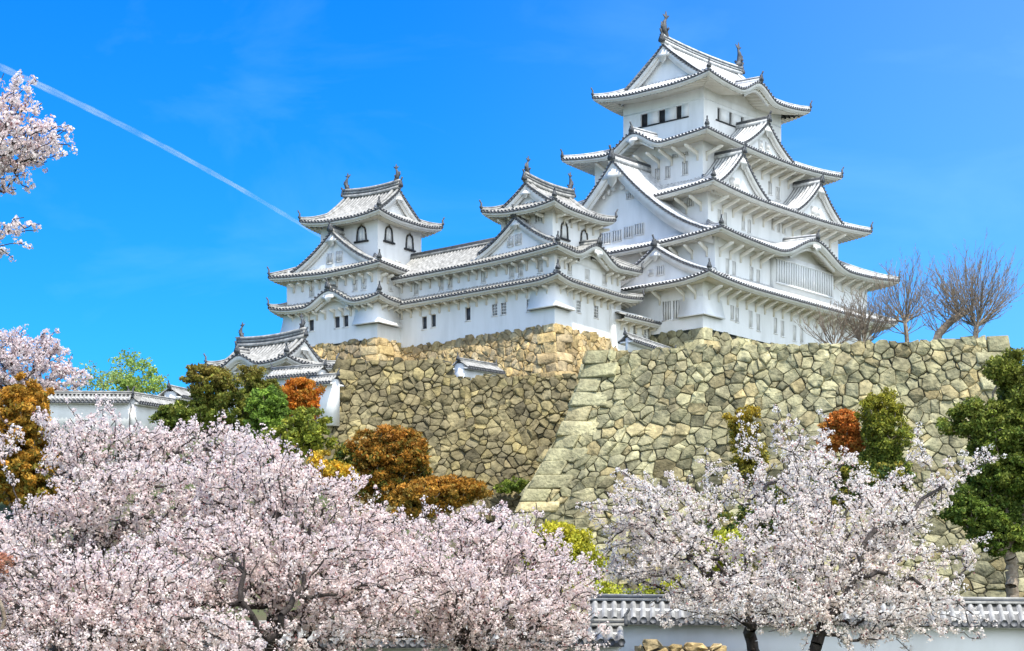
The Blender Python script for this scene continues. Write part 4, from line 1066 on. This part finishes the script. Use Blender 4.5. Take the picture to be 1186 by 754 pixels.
def grow(trunk, pts, bf, rng, jitter=.12, limbs=()):
    """connect crown points to the trunk: short, direct limbs that share wood near the trunk"""
    pos = [np.array(p, float) for p in trunk]; par = list(range(-1, len(trunk) - 1)); pl = [0.0]
    for i in range(1, len(trunk)): pl.append(pl[-1] + np.linalg.norm(pos[i] - pos[i - 1]) * .6)
    fork = pos[-1]
    nt = len(pos)
    for lb in limbs:                                                     # main boughs, laid out before the crown fills in
        lb = [np.asarray(p, float) for p in lb]; j = int(np.argmin([np.linalg.norm(q - lb[0]) for q in pos[2:]])) + 2
        for p in lb: pos.append(p); par.append(j); pl.append(pl[j] + np.linalg.norm(p - pos[j]) * .5); j = len(pos) - 1
    order = np.argsort(np.linalg.norm(pts - fork, axis=1))
    cap = len(pos) + 3 * len(pts) + 10
    A = np.zeros((cap, 3)); PL = np.full(cap, 1e9); m = len(pos); A[:m] = pos; PL[:m] = pl
    PL[:max(0, nt - 3)] = 1e9
    for k in order:
        p = pts[k]
        dd = np.linalg.norm(A[:m] - p, axis=1); cost = dd + bf * PL[:m]
        j = int(np.argmin(cost)); D_ = dd[j]
        cur = j; steps = 2 if D_ > .9 else 1
        for s_ in range(1, steps + 1):
            q = A[j] + (p - A[j]) * s_ / steps
            if s_ < steps: q = q + rng.normal(0, jitter * D_ * .6, 3) + np.array([0, 0, .05 * D_])
            A[m] = q; PL[m] = PL[cur] + np.linalg.norm(q - A[cur]); par.append(cur); cur = m; m += 1
    A = A[:m]; par = np.array(par)
    load = np.zeros(m); kids = np.zeros(m, int)
    for i in range(m - 1, 0, -1):
        if kids[i] == 0: load[i] += 1
        load[par[i]] += load[i]; kids[par[i]] += 1
    return A, par, load, kids

def wood(mb, A, par, load, r_tip, r_base, expo, bend, rng, nt=0):
    i = np.arange(1, len(A)); R = r_tip * np.maximum(load, 1) ** expo
    R = R * min(1.0, r_base / R[0]) if R[0] > r_base else R
    R = np.maximum(R, r_tip)
    p0, p1 = A[par[i]], A[i]; r0 = np.minimum(R[par[i]], R[i] * 1.5); r1 = R[i]
    # bend long pieces
    mid = (p0 + p1) / 2 + rng.normal(0, 1, p0.shape) * (np.linalg.norm(p1 - p0, axis=1) * bend)[:, None]
    big = r1 > r_tip * 3.0
    for k, seg in ((big, 7), (~big, 4)):
        tubes(mb, p0[k], mid[k], r0[k], (r0[k] + r1[k]) / 2, seg); tubes(mb, mid[k], p1[k], (r0[k] + r1[k]) / 2, r1[k], seg)
    return p0, mid, p1, r1

def lobes_points(lobes, spacing, rng, shell=.55, rough=0.0):
    """points through ellipsoid lobes (photo px centre, px radii, distance, depth radius m) -> world"""
    out = []
    for (px, py, Y, rx, ry, rd) in lobes:
        c = at(px, py, Y); sx, sz = rx * Y / F_PX, ry * Y / F_PX
        n = max(6, int(4.2 * sx * sz * rd / spacing ** 3))
        v = rng.normal(size=(n, 3)); v /= np.linalg.norm(v, axis=1)[:, None]
        r = rng.random(n) ** (1 / 3.0); r = shell * np.sqrt(r) + (1 - shell) * r
        if rough:
            D_ = rng.normal(size=(14, 3)); D_ /= np.linalg.norm(D_, axis=1)[:, None]; am = rng.uniform(-.34, .34, 14) * rough
            r = r * (1 + (np.exp(9 * (v @ D_.T - 1)) * am).sum(1))
        out.append(c + v * r[:, None] * np.array([sx, rd, sz]))
    return np.vstack(out)

def cherry(label, base, fork, lobes, seed, spacing=.55, per=12, csize=.21, petal=.060, cols=((.86, .76, .80), (.80, .67, .72), (.88, .82, .84)), r_base=.26, budset=.035, r_tip=.0125, dens=1.0, shoots=.45, group=None, limbs=()):
    rng = np.random.default_rng(seed)
    root = empty('cherry_tree', base, label, 'cherry tree', 'cherry trees in blossom')
    pts = lobes_points(lobes, spacing, rng)
    base, fork = np.asarray(base, float), np.asarray(fork, float)
    tr = [base + (fork - base) * t + np.array([.18 * math.sin(5 * t + seed), .1 * math.cos(4 * t), 0]) * (t * (1 - t) * 4) for t in np.linspace(0, 1, 7)]
    tr[0] = tr[0] - np.array([0, 0, .4])
    A, par, load, kids = grow(tr, pts, .42, rng, limbs=limbs)
    tip = np.where(kids == 0)[0]; tip = tip[rng.random(len(tip)) < shoots]           # straight young shoots at the crown's edge
    cc = pts.mean(0); od = A[tip] - A[par[tip]]; od /= np.linalg.norm(od, axis=1)[:, None] + 1e-6
    ou = A[tip] - cc; ou /= np.linalg.norm(ou, axis=1)[:, None] + 1e-6
    dv = od * .5 + ou * .7 + rng.normal(0, .28, ou.shape) + np.array([0, 0, .18]); dv /= np.linalg.norm(dv, axis=1)[:, None]
    sl = spacing * rng.uniform(.5, 1.9, len(tip))
    A = np.vstack([A, A[tip] + dv * sl[:, None]]); par = np.concatenate([par, tip]); load = np.concatenate([load, np.ones(len(tip))])
    mb = MB(); p0, mid, p1, r1 = wood(mb, A - base, par, load, r_tip, r_base, .46, .10, rng)
    o = mb.build('trunk', 'bark', root, smooth=True)
    # blossom clusters strung along the thin wood
    thin = r1 < r_tip * 3.4
    q0, qm, q1 = p0[thin], mid[thin], p1[thin]
    L_ = np.linalg.norm(q1 - q0, axis=1)
    cnt = np.maximum(1, rng.poisson(np.minimum(L_, 1.6) / .115 * dens))
    idx = np.repeat(np.arange(len(L_)), cnt)
    t = rng.random(len(idx)) ** .8
    c = np.where((t < .5)[:, None], q0[idx] + (qm[idx] - q0[idx]) * (t * 2)[:, None], qm[idx] + (q1[idx] - qm[idx]) * (t * 2 - 1)[:, None])
    c = c + rng.normal(0, csize * .36, c.shape)
    sz = csize * rng.uniform(.45, 1.35, len(c))
    tone = rng.random(len(c))
    ci = np.repeat(np.arange(len(c)), per)
    v = rng.normal(size=(len(ci), 3)); v /= np.linalg.norm(v, axis=1)[:, None]
    pc = c[ci] + v * (sz[ci] * .55 * rng.random(len(ci)) ** .33)[:, None]
    nv = v + rng.normal(0, .38, v.shape); nv /= np.linalg.norm(nv, axis=1)[:, None]
    V = cards(pc, petal * rng.uniform(.8, 1.25, len(pc)), rng, 1.15, nv)
    cA, cB, cC = (np.array(x) for x in cols)
    tn = tone[ci][:, None]; col = np.where(tn < .5, cA + (cB - cA) * tn * 2 * .8, cC + (cA - cC) * (tn - .5) * 2)
    bud = rng.random(len(ci)) < budset                                   # red-brown calyx and young leaf
    col = np.where(bud[:, None], np.array((.42, .20, .19)), col) * rng.uniform(.94, 1.04, (len(ci), 1))
    mb = MB(); add_cards(mb, V)
    mb.build('blossom', 'petal', root, col=np.repeat(col, 4, 0))
    return root

def leafy(name, label, cat, lobes, base, pal, seed, leaf=.15, n_per=80, spacing=.6, trunk_r=.22, clump=.34, top_mix=None, loose=1.0, bark='bark2', group=None):
    rng = np.random.default_rng(seed); base = np.asarray(base, float)
    root = empty(name, base, label, cat, {'shrub': 'shrubs on the slope', 'evergreen_tree': 'evergreens on the slope', 'maple_tree': 'small maples', 'leafy_tree': 'light green trees behind the hilltop wall'}.get(name))
    pts = lobes_points(lobes, spacing * .74, rng, .62, 1.7)
    top = pts[np.argmax(pts[:, 2])]; cen = pts.mean(0)
    fork = np.array([base[0] * .4 + cen[0] * .6, base[1] * .4 + cen[1] * .6, base[2] + max(.4, (pts[:, 2].min() - base[2]) * .8 + .25)])
    tr = [base + (fork - base) * t for t in np.linspace(0, 1, 5)]; tr[0] = tr[0] - np.array([0, 0, .4])
    A, par, load, kids = grow(tr, pts, .35, rng)
    mb = MB(); wood(mb, A - base, par, load, .014, trunk_r, .5, .08, rng); mb.build('trunk', bark, root, smooth=True)
    n = len(pts); ci = np.repeat(np.arange(n), n_per)
    v = rng.normal(size=(len(ci), 3)); v /= np.linalg.norm(v, axis=1)[:, None]
    cs = clump * rng.uniform(.65, 1.25, n)
    q = pts[ci] - base + v * (cs[ci] * rng.random(len(ci)) ** .5)[:, None] * np.array([1.1, 1.1, .8]) * loose
    V = cards(q, .72 * leaf * rng.uniform(.6, 1.3, len(q)), rng, 1.7)
    spread = 1.0
    P_ = np.array(pal) * 2.15; pick = rng.integers(0, len(P_), n)[ci]
    sw = rng.random(len(ci)) < .35; pick = np.where(sw, rng.integers(0, len(P_), len(ci)), pick)
    col = P_[pick]
    if top_mix is not None:                                              # fresh coloured shoots on the upper, outer twigs
        tc_, amt = np.array(top_mix[0]) * 1.4, top_mix[1]
        hgt = (pts[:, 2] - pts[:, 2].min()) / (np.ptp(pts[:, 2]) + 1e-6)
        f = np.clip(hgt[ci] * 1.5 - .55 + rng.normal(0, .28, len(ci)), 0, 1) * amt
        col = col * (1 - f[:, None]) + tc_ * f[:, None]
    col = col * rng.uniform(.8, 1.2, (len(ci), 1)) * rng.uniform(.72, 1.3, (n, 1))[ci]
    mb = MB(); add_cards(mb, V); mb.build('crown', 'leaf', root, col=np.repeat(col, 4, 0))
    return root

def on_ground(px, Y, dx=0.0):
    x = (px - CX) / F_PX * Y + dx; return np.array([x, Y, float(zground(x, Y))])

PINK = ((.91, .79, .745), (.86, .70, .665), (.93, .86, .80)); WHITE = ((.92, .84, .77), (.88, .77, .70), (.93, .88, .81))
# --- left mass of blossom, four trees
cherry('pink cherry tree crowning the blossom at far left under the hilltop wall', on_ground(70, 61), at(80, 700, 61),
       [(130, 530, 62, 85, 42, 1.7), (78, 503, 63, 38, 28, .8), (235, 522, 63, 70, 34, 1.4), (180, 590, 60, 115, 55, 2.2), (60, 615, 60, 72, 40, 1.6), (8, 512, 60, 18, 24, .5), (15, 660, 60, 60, 60, 1.5), (300, 545, 63, 36, 40, .9), (122, 484, 64, 12, 14, .3), (52, 486, 64, 12, 12, .3)], 21, .37, cols=PINK)
cherry('pink cherry tree with a dark forked trunk at the bottom centre-left', on_ground(300, 56), at(318, 735, 56),
       [(290, 560, 57, 75, 46, 1.7), (365, 590, 57, 70, 44, 1.6), (270, 650, 55, 110, 55, 2.1), (370, 665, 55, 100, 55, 2.0), (415, 612, 58, 50, 30, 1.2), (200, 690, 54, 70, 45, 1.5), (420, 700, 54, 70, 45, 1.4), (365, 738, 54, 70, 22, 1.2), (240, 745, 53, 60, 18, 1.0)], 22, .37, cols=PINK, limbs=[[at(314, 741, 53.4), at(326, 712, 53.0), at(341, 689, 53.2), at(352, 660, 54)], [at(303, 733, 53.4), at(279, 697, 52.9), at(283, 664, 53), at(270, 640, 54)]])
cherry('low pink cherry tree in the bottom left corner', on_ground(120, 52), at(130, 760, 52),
       [(50, 690, 52, 95, 55, 1.8), (150, 690, 52, 100, 50, 1.8), (90, 735, 51, 120, 40, 1.6), (225, 735, 51, 80, 34, 1.3), (60, 760, 50, 110, 30, 1.3), (300, 765, 50, 60, 22, .9), (-40, 640, 53, 60, 70, 1.5)], 23, .37, cols=PINK)
cherry('broad pink cherry tree just left of the front tile roof, below the rough stone wall', on_ground(560, 58), at(545, 745, 58),
       [(520, 645, 59, 88, 45, 1.9), (590, 655, 59, 70, 48, 1.7), (480, 690, 57, 95, 52, 2.0), (570, 710, 57, 100, 48, 2.0), (635, 690, 58, 50, 50, 1.4), (560, 606, 60, 62, 20, .9), (440, 640, 60, 50, 32, 1.2), (650, 735, 57, 40, 34, 1.1), (620, 625, 60, 32, 20, .6), (672, 665, 59, 22, 28, .6)], 24, .37, cols=PINK)
# --- right trees
cherry('white cherry tree with a thick dark trunk in front of the long front wall', on_ground(880, 63), at(868, 712, 63),
       [(770, 598, 64, 68, 36, 1.6), (728, 566, 65, 22, 20, .5), (745, 645, 64, 52, 38, 1.3), (805, 655, 63, 62, 42, 1.6), (905, 575, 65, 52, 30, 1.2), (868, 517, 66, 20, 28, .5), (905, 625, 62, 58, 42, 1.5), (930, 530, 66, 34, 24, .7), (842, 560, 66, 36, 26, .8), (860, 690, 61, 60, 34, 1.4), (715, 600, 64, 26, 22, .6), (800, 700, 62, 30, 22, .7)], 25, .42, cols=WHITE, shoots=.75, r_base=.40, r_tip=.0125, limbs=[[at(872, 728, 61.5), at(848, 692, 61.0), at(831, 672, 60.8), at(813, 655, 60.8), at(802, 634, 61), at(811, 612, 61.4)], [at(885, 715, 61.6), at(905, 672, 61.2), at(912, 640, 61.4), at(905, 600, 62.5)]])
cherry('white cherry tree leaning right with one long upswept bough before the big evergreen', on_ground(925, 60), at(958, 712, 60),
       [(1000, 605, 61, 76, 42, 1.7), (1055, 575, 62, 48, 28, 1.0), (1105, 545, 62.5, 34, 16, .5), (1140, 527, 63, 16, 9, .25), (960, 655, 60, 78, 40, 1.7), (1030, 665, 60, 60, 38, 1.4), (910, 695, 59, 70, 36, 1.5), (1005, 712, 59, 85, 34, 1.6), (1080, 690, 59, 38, 26, .9), (1110, 722, 59, 28, 20, .6), (945, 560, 63, 34, 36, .9), (910, 508, 64, 24, 22, .5), (985, 545, 63, 24, 26, .6), (1062, 525, 63, 14, 14, .3), (955, 505, 64, 16, 12, .3), (1100, 640, 60, 36, 24, .8)], 26, .42, cols=WHITE, shoots=.75, r_base=.24, r_tip=.0115, limbs=[[at(958, 716, 59.0), at(978, 703, 58.8), at(988, 672, 58.8), at(995, 642, 58.9), at(1009, 618, 59.2), at(1031, 606, 59.6), at(1053, 600, 60), at(1090, 565, 61.5)], [at(994, 667, 58.8), at(1016, 662, 58.7), at(1038, 672, 58.9), at(1075, 684, 58.6)]])
# --- boughs reaching in at the top left, far pale cherry
cherry('tall cherry tree reaching pink boughs in at the top left against the sky', on_ground(-210, 33), at(-150, 420, 33),
       [(10, 118, 33, 24, 26, .45), (26, 98, 33, 8, 9, .15), (45, 165, 33, 34, 24, .5), (10, 165, 33, 40, 36, .7), (64, 150, 33, 14, 10, .2), (72, 172, 33, 12, 8, .2), (15, 212, 33, 24, 12, .3), (28, 262, 33, 26, 12, .3), (4, 288, 33, 14, 15, .3), (-60, 160, 33, 60, 70, 1.0), (-70, 280, 33, 60, 50, 1.0), (-150, 200, 33, 70, 90, 1.3), (-150, 330, 33, 70, 50, 1.2)], 27, .18, per=11, csize=.115, petal=.043, r_base=.24, r_tip=.007, dens=1.7, cols=((.91, .81, .79), (.86, .72, .71), (.92, .87, .84)))
cherry('pale cherry tree on the hilltop behind the white wall', on_ground(25, 168), at(28, 470, 168),
       [(28, 425, 168, 55, 32, 3.2), (5, 405, 168, 32, 18, 2.0), (50, 402, 168, 24, 14, 1.6), (68, 440, 168, 24, 18, 1.6), (-30, 430, 168, 40, 32, 2.5)], 28, .85, per=9, csize=.42, petal=.17, r_base=.3, r_tip=.03, cols=((.86, .75, .74), (.80, .68, .68), (.88, .82, .80)), dens=.9)

# --- shrubs and evergreens on the slope
GREEN = [(.075, .095, .015), (.11, .125, .02), (.05, .07, .012)]; DKGREEN = [(.03, .055, .012), (.045, .075, .016), (.022, .04, .01)]
LIME = [(.20, .21, .02), (.26, .25, .025), (.15, .17, .02)]; RUST = [(.17, .085, .012), (.21, .10, .014), (.12, .085, .015), (.08, .085, .016)]
ORANGE = [(.27, .095, .012), (.23, .075, .012), (.20, .10, .014)]; OLV = [(.13, .115, .018), (.09, .095, .018), (.17, .14, .02)]; AMBER = [(.25, .13, .018), (.20, .12, .018), (.13, .11, .02)]
def shrub(label, lobes, pal, seed, Y, px, name='shrub', cat='shrub', **k):
    return leafy(name, label, cat, lobes, k.pop('base', None) if 'base' in k else on_ground(px, Y), pal, seed, **k)
shrub('yellow orange evergreen rising out of the blossom at the far left edge', [(30, 478, 128, 28, 40, 1.8), (15, 530, 128, 45, 50, 2.6), (50, 560, 128, 34, 40, 2.0), (32, 455, 128, 18, 16, 1.0), (-20, 500, 128, 30, 40, 2)], AMBER, 31, 128, 20, leaf=.2, spacing=.75, top_mix=((.34, .16, .02), .7), name='evergreen_tree', cat='tree')
shrub('round brownish green evergreen left of the low turret', [(242, 452, 138, 27, 30, 1.8), (230, 485, 138, 38, 24, 2.2), (262, 478, 138, 22, 28, 1.5), (205, 488, 138, 22, 16, 1.3)], GREEN, 32, 138, 240, leaf=.19, spacing=.7, top_mix=((.20, .13, .03), .75), name='evergreen_tree', cat='tree')
shrub('small brown topped evergreen in front of the low turret windows', [(294, 442, 142, 15, 18, 1.0), (310, 448, 142, 12, 14, .9), (292, 470, 142, 20, 20, 1.2)], GREEN, 33, 142, 295, leaf=.17, spacing=.6, top_mix=((.20, .12, .03), .6), name='evergreen_tree', cat='tree')
shrub('bright green dense evergreen between the low turret and the orange tree', [(310, 475, 136, 23, 28, 1.5), (306, 508, 136, 24, 28, 1.6), (322, 492, 136, 14, 22, 1.0)], [(.075, .12, .018), (.10, .15, .02), (.045, .075, .014)], 34, 136, 310, leaf=.18, spacing=.65, name='evergreen_tree', cat='tree')
shrub('vivid orange maple at the left foot of the rough stone wall', [(345, 458, 146, 24, 18, 1.5), (356, 474, 146, 18, 16, 1.2), (333, 470, 146, 12, 16, .9)], ORANGE, 35, 146, 345, leaf=.19, spacing=.65, name='maple_tree', cat='tree')
shrub('yellow green round bush under the vivid orange maple', [(353, 500, 134, 28, 22, 1.6), (340, 515, 134, 26, 18, 1.4)], [(.13, .15, .02), (.17, .17, .022), (.09, .11, .018)], 36, 134, 352, leaf=.18, spacing=.65)
shrub('small dark green bush left of the big rust coloured shrub', [(401, 528, 134, 14, 16, 1.0), (398, 545, 134, 20, 14, 1.0)], DKGREEN + OLV, 37, 134, 400, leaf=.17, spacing=.6)
shrub('amber yellow low bush just above the blossom, left of the rust shrub', [(388, 548, 130, 24, 14, 1.1), (400, 556, 130, 14, 9, .8), (372, 535, 131, 12, 12, .8)], [(.36, .22, .02), (.28, .19, .02), (.20, .15, .02)], 38, 130, 388, leaf=.17, spacing=.6)
shrub('big rust brown rounded shrub before the rough stone wall', [(455, 522, 132, 40, 28, 2.4), (432, 535, 132, 20, 24, 1.5), (480, 535, 132, 20, 22, 1.4), (446, 560, 132, 26, 22, 1.6)], RUST, 39, 132, 448, leaf=.19, spacing=.68, top_mix=((.28, .10, .018), .5))
shrub('low rust shrub sprawling right of the big rounded one', [(500, 575, 126, 38, 22, 1.6), (545, 566, 126, 26, 12, 1.1), (480, 590, 126, 22, 18, 1.2), (520, 562, 126, 26, 10, 1)], [(.22, .115, .016), (.17, .10, .016), (.11, .09, .018)], 40, 126, 505, leaf=.18, spacing=.65, top_mix=((.34, .13, .02), .5))
shrub('lime green maple below the clean stone corner amid the blossom', [(650, 632, 96, 36, 26, 1.3), (625, 650, 96, 26, 20, 1.0), (670, 655, 96, 28, 20, 1.0), (640, 615, 96, 18, 10, .6), (690, 690, 90, 30, 16, .9)], LIME, 41, 96, 650, leaf=.13, spacing=.5, name='maple_tree', cat='tree', top_mix=((.40, .31, .02), .5))
shrub('lime bush peeping over the front wall roof', [(765, 686, 84, 30, 14, .9), (735, 694, 84, 18, 10, .7), (800, 672, 84, 20, 14, .8), (845, 640, 84, 26, 26, .9)], LIME, 42, 84, 768, leaf=.11, spacing=.45)
shrub('olive bush against the tall pale wall left of the orange shrub', [(862, 505, 136, 16, 24, 1.1), (868, 535, 136, 20, 22, 1.2), (856, 492, 136, 12, 10, .8)], OLV, 43, 136, 863, leaf=.17, spacing=.6, top_mix=((.30, .20, .02), .8))
shrub('burnt orange shrub against the tall pale wall', [(974, 492, 134, 20, 19, 1.3), (985, 512, 134, 20, 16, 1.2), (965, 512, 134, 14, 14, .9)], [(.30, .10, .018), (.26, .09, .018), (.20, .10, .02)], 44, 134, 976, leaf=.17, spacing=.6)
shrub('clipped columnar green shrub right of the burnt orange one', [(1020, 478, 132, 24, 20, 1.3), (1022, 508, 132, 25, 24, 1.4), (1020, 538, 132, 24, 20, 1.3), (1036, 540, 132, 16, 16, .9)], GREEN, 45, 132, 1021, leaf=.15, spacing=.55, top_mix=((.24, .21, .02), .9))
shrub('dark olive undergrowth below the columnar shrub behind white blossom', [(985, 560, 126, 36, 28, 1.6), (940, 585, 124, 34, 26, 1.5), (1030, 560, 126, 26, 22, 1.3), (890, 600, 120, 40, 34, 1.6), (900, 660, 110, 40, 30, 1.5), (830, 630, 110, 30, 30, 1.4)], OLV + DKGREEN, 46, 126, 985, leaf=.17, spacing=.65)
shrub('big dark evergreen tree with a bare trunk at the right edge', [(1172, 432, 118, 28, 26, 1.6), (1186, 470, 118, 34, 30, 1.8), (1134, 490, 118, 32, 26, 1.7), (1165, 505, 118, 38, 28, 2.0), (1130, 588, 118, 32, 28, 1.7), (1160, 610, 118, 36, 28, 1.8), (1180, 560, 118, 34, 40, 2.0), (1205, 600, 118, 30, 34, 1.6), (1150, 545, 118, 34, 30, 1.8), (1220, 520, 118, 34, 50, 1.8)], [(.07, .10, .015), (.105, .125, .02), (.045, .07, .012)], 47, 118, 1172, leaf=.17, spacing=.62, trunk_r=.42, top_mix=((.17, .14, .025), .45), name='evergreen_tree', cat='tree')
shrub('light green thin tree behind the hilltop wall, taller of two', [(152, 428, 205, 26, 18, 2.6), (168, 445, 205, 30, 14, 2.6), (140, 448, 205, 26, 14, 2.4), (190, 448, 205, 14, 12, 1.8)], [(.16, .22, .05), (.20, .25, .06), (.12, .18, .04)], 48, 205, 155, leaf=.26, n_per=26, spacing=1.25, clump=.75, name='leafy_tree', cat='tree')
shrub('light green low tree behind the hilltop wall beside the pale cherry', [(108, 442, 200, 22, 14, 2.0), (122, 432, 200, 16, 12, 1.6), (88, 448, 200, 14, 10, 1.4)], [(.15, .20, .06), (.17, .22, .06), (.12, .16, .05)], 49, 200, 108, leaf=.24, n_per=18, spacing=1.25, clump=.7, name='leafy_tree', cat='tree')
shrub('grass tuft growing at the foot of the clean stone corner', [(600, 561, 163.6, 17, 6, .6), (612, 566, 163.4, 10, 5, .5), (585, 566, 163.6, 12, 5, .5)], [(.07, .10, .015), (.11, .13, .02)], 50, 163.6, 602, base=at(600, 569, 163.8), leaf=.2, spacing=.4, n_per=30, clump=.25)
shrub('reddish young maple low at the left edge among blossom', [(6, 645, 50, 10, 9, .25), (-8, 655, 50, 14, 12, .4), (2, 742, 50, 8, 9, .3)], [(.26, .12, .08), (.20, .10, .06)], 51, 50, -5, leaf=.07, spacing=.22, n_per=26, clump=.16, name='maple_tree', cat='tree')

# --- bare pollarded trees on the terrace above the tall wall
def bare(label, stem, n_stub, spread, n_whip, wl, seed, r0, low=()):
    """pollarded tree: trunk, a few stubby limbs, and long whips with fine side twigs"""
    rng = np.random.default_rng(seed); base = np.asarray(stem[0], float); root = empty('bare_tree', base, label, 'bare tree', 'bare trees on the terrace')
    stem = [np.asarray(p, float) - base for p in stem]; stem[0] = stem[0] - np.array([0, 0, .6])
    mb = MB(); mb.tube(stem, np.linspace(r0, r0 * .7, len(stem)), 9)
    P0, P1, R0, R1 = [], [], [], []
    def limb(p, dr, ln, r, lev):
        n = 7
        for i in range(n):
            q = p + dr * ln / n; P0.append(p); P1.append(q); R0.append(r * (1 - i / n * .7)); R1.append(r * (1 - (i + 1) / n * .7))
            if lev < 2 and i >= 1 and rng.random() < (.8 if lev == 0 else .45):
                v = dr + rng.normal(0, .34, 3); v[2] = abs(v[2]) * .9 + .12; v /= np.linalg.norm(v); limb(q, v, ln * rng.uniform(.25, .5) * (1 - i / n * .4), r * (1 - i / n * .6) * .6, lev + 1)
            dr = dr + rng.normal(0, .10, 3) + np.array([0, 0, .07]); dr /= np.linalg.norm(dr); p = q
    heads = []
    for a_ in np.linspace(-spread, spread, n_stub):
        a_ = math.radians(a_ + rng.uniform(-9, 9)); v = np.array([math.sin(a_), rng.uniform(-.5, .5), abs(math.cos(a_)) + .15]); v /= np.linalg.norm(v)
        ln = rng.uniform(.45, 1.0); p = stem[-1] - np.array([0, 0, .08]); q = p + v * ln * .55 + rng.normal(0, .04, 3); e = q + (v + np.array([0, 0, .5])) * ln * .4
        mb.tube([p, q, e], [r0 * .55, r0 * .42, r0 * .36], 7); heads += [(q, v), (e, v)]
    for k in low: heads.append((stem[k], np.array([-.9, 0, .5]))); heads.append((stem[k], np.array([.8, .2, .6])))
    mb.build('trunk', 'bark2', root, smooth=True)
    for (h, v) in heads:
        for _ in range(n_whip):
            w = v * .9 + rng.normal(0, .42, 3) + np.array([0, 0, .55]); w[2] = abs(w[2]); w /= np.linalg.norm(w)
            limb(h + rng.normal(0, .05, 3), w, wl * rng.uniform(.5, 1.15), .030, 0)
    mb = MB(); tubes(mb, P0, P1, np.maximum(R0, .011), np.maximum(R1, .009), 4)
    mb.build('branches', 'bark2', root)
    return root
def S3(Y, *pp): return [at(x, y, Y) for x, y in pp]
bare('bare tree with many upright whips, nearest the tallest keep', S3(160, (1052, 404), (1050, 388), (1048, 372)), 6, 72, 5, 3.9, 61, .20, (1,))
bare('bare tree with a thick stump leaning right, middle of the terrace', S3(158, (1080, 403), (1087, 387), (1099, 374), (1113, 364)), 4, 70, 6, 3.1, 62, .36, (1, 2))
bare('bare tree with a wide fan of whips at the right end of the terrace', S3(156, (1128, 404), (1130, 388), (1131, 376)), 7, 82, 6, 4.4, 63, .25, (1,))
bare('low bare bush spreading in front of the first storey of the tallest keep', S3(160, (1003, 408), (1002, 403), (1000, 397)), 6, 80, 5, 3.3, 64, .13)
bare('wispy bare bush rising over the wall top, furthest left of the bare growth', S3(160, (968, 409), (967, 405), (966, 400)), 5, 84, 4, 3.0, 65, .11)

# ================================================================== vapour trail in the sky
m, nt, out = nmat('vapour')
lw = nt.nodes.new('ShaderNodeLayerWeight'); lw.inputs[0].default_value = .5
inv = nt.nodes.new('ShaderNodeMath'); inv.operation = 'SUBTRACT'; inv.inputs[0].default_value = 1.0
pw = nt.nodes.new('ShaderNodeMath'); pw.operation = 'POWER'; pw.inputs[1].default_value = 2.2
geo = nt.nodes.new('ShaderNodeNewGeometry'); no = nt.nodes.new('ShaderNodeTexNoise'); no.inputs['Scale'].default_value = .02; no.inputs['Detail'].default_value = 5
ml = nt.nodes.new('ShaderNodeMath'); ml.operation = 'MULTIPLY'; m2 = nt.nodes.new('ShaderNodeMath'); m2.operation = 'MULTIPLY'; m2.inputs[1].default_value = .38
tr = nt.nodes.new('ShaderNodeBsdfTransparent'); df = nt.nodes.new('ShaderNodeBsdfDiffuse'); df.inputs[0].default_value = (.5, .5, .5, 1)
tl = nt.nodes.new('ShaderNodeBsdfTranslucent'); tl.inputs[0].default_value = (.5, .5, .5, 1); ad = nt.nodes.new('ShaderNodeAddShader')
mx = nt.nodes.new('ShaderNodeMixShader')
lk = nt.links.new
lk(lw.outputs['Facing'], inv.inputs[1]); lk(inv.outputs[0], pw.inputs[0]); lk(geo.outputs['Position'], no.inputs['Vector'])
lk(pw.outputs[0], ml.inputs[0]); mrr = nt.nodes.new('ShaderNodeMapRange'); mrr.inputs['From Min'].default_value = .38; mrr.inputs['From Max'].default_value = .62; mrr.inputs['To Min'].default_value = .25
lk(no.outputs['Fac'], mrr.inputs['Value']); lk(mrr.outputs[0], ml.inputs[1]); lk(ml.outputs[0], m2.inputs[0]); lk(m2.outputs[0], mx.inputs[0])
lk(tr.outputs[0], mx.inputs[1]); lk(df.outputs[0], ad.inputs[0]); lk(tl.outputs[0], ad.inputs[1]); lk(ad.outputs[0], mx.inputs[2]); lk(mx.outputs[0], out.inputs[0])
MT['vapour'] = m
mb = MB(); tt = np.linspace(0, 1, 40)
path = np.array([at(-60, 50, 3000) * (1 - t) + at(375, 276, 3700) * t + np.array([0, 0, 14 * math.sin(t * 3.1)]) for t in tt])
mb.tube(path, 5.8 - 2.2 * tt + .5 * np.sin(tt * 60), 20, 0, False)
tag(mb.build('vapour_trail', 'vapour', smooth=True), 'thin white vapour trail slanting across the blue sky', 'vapour trail')
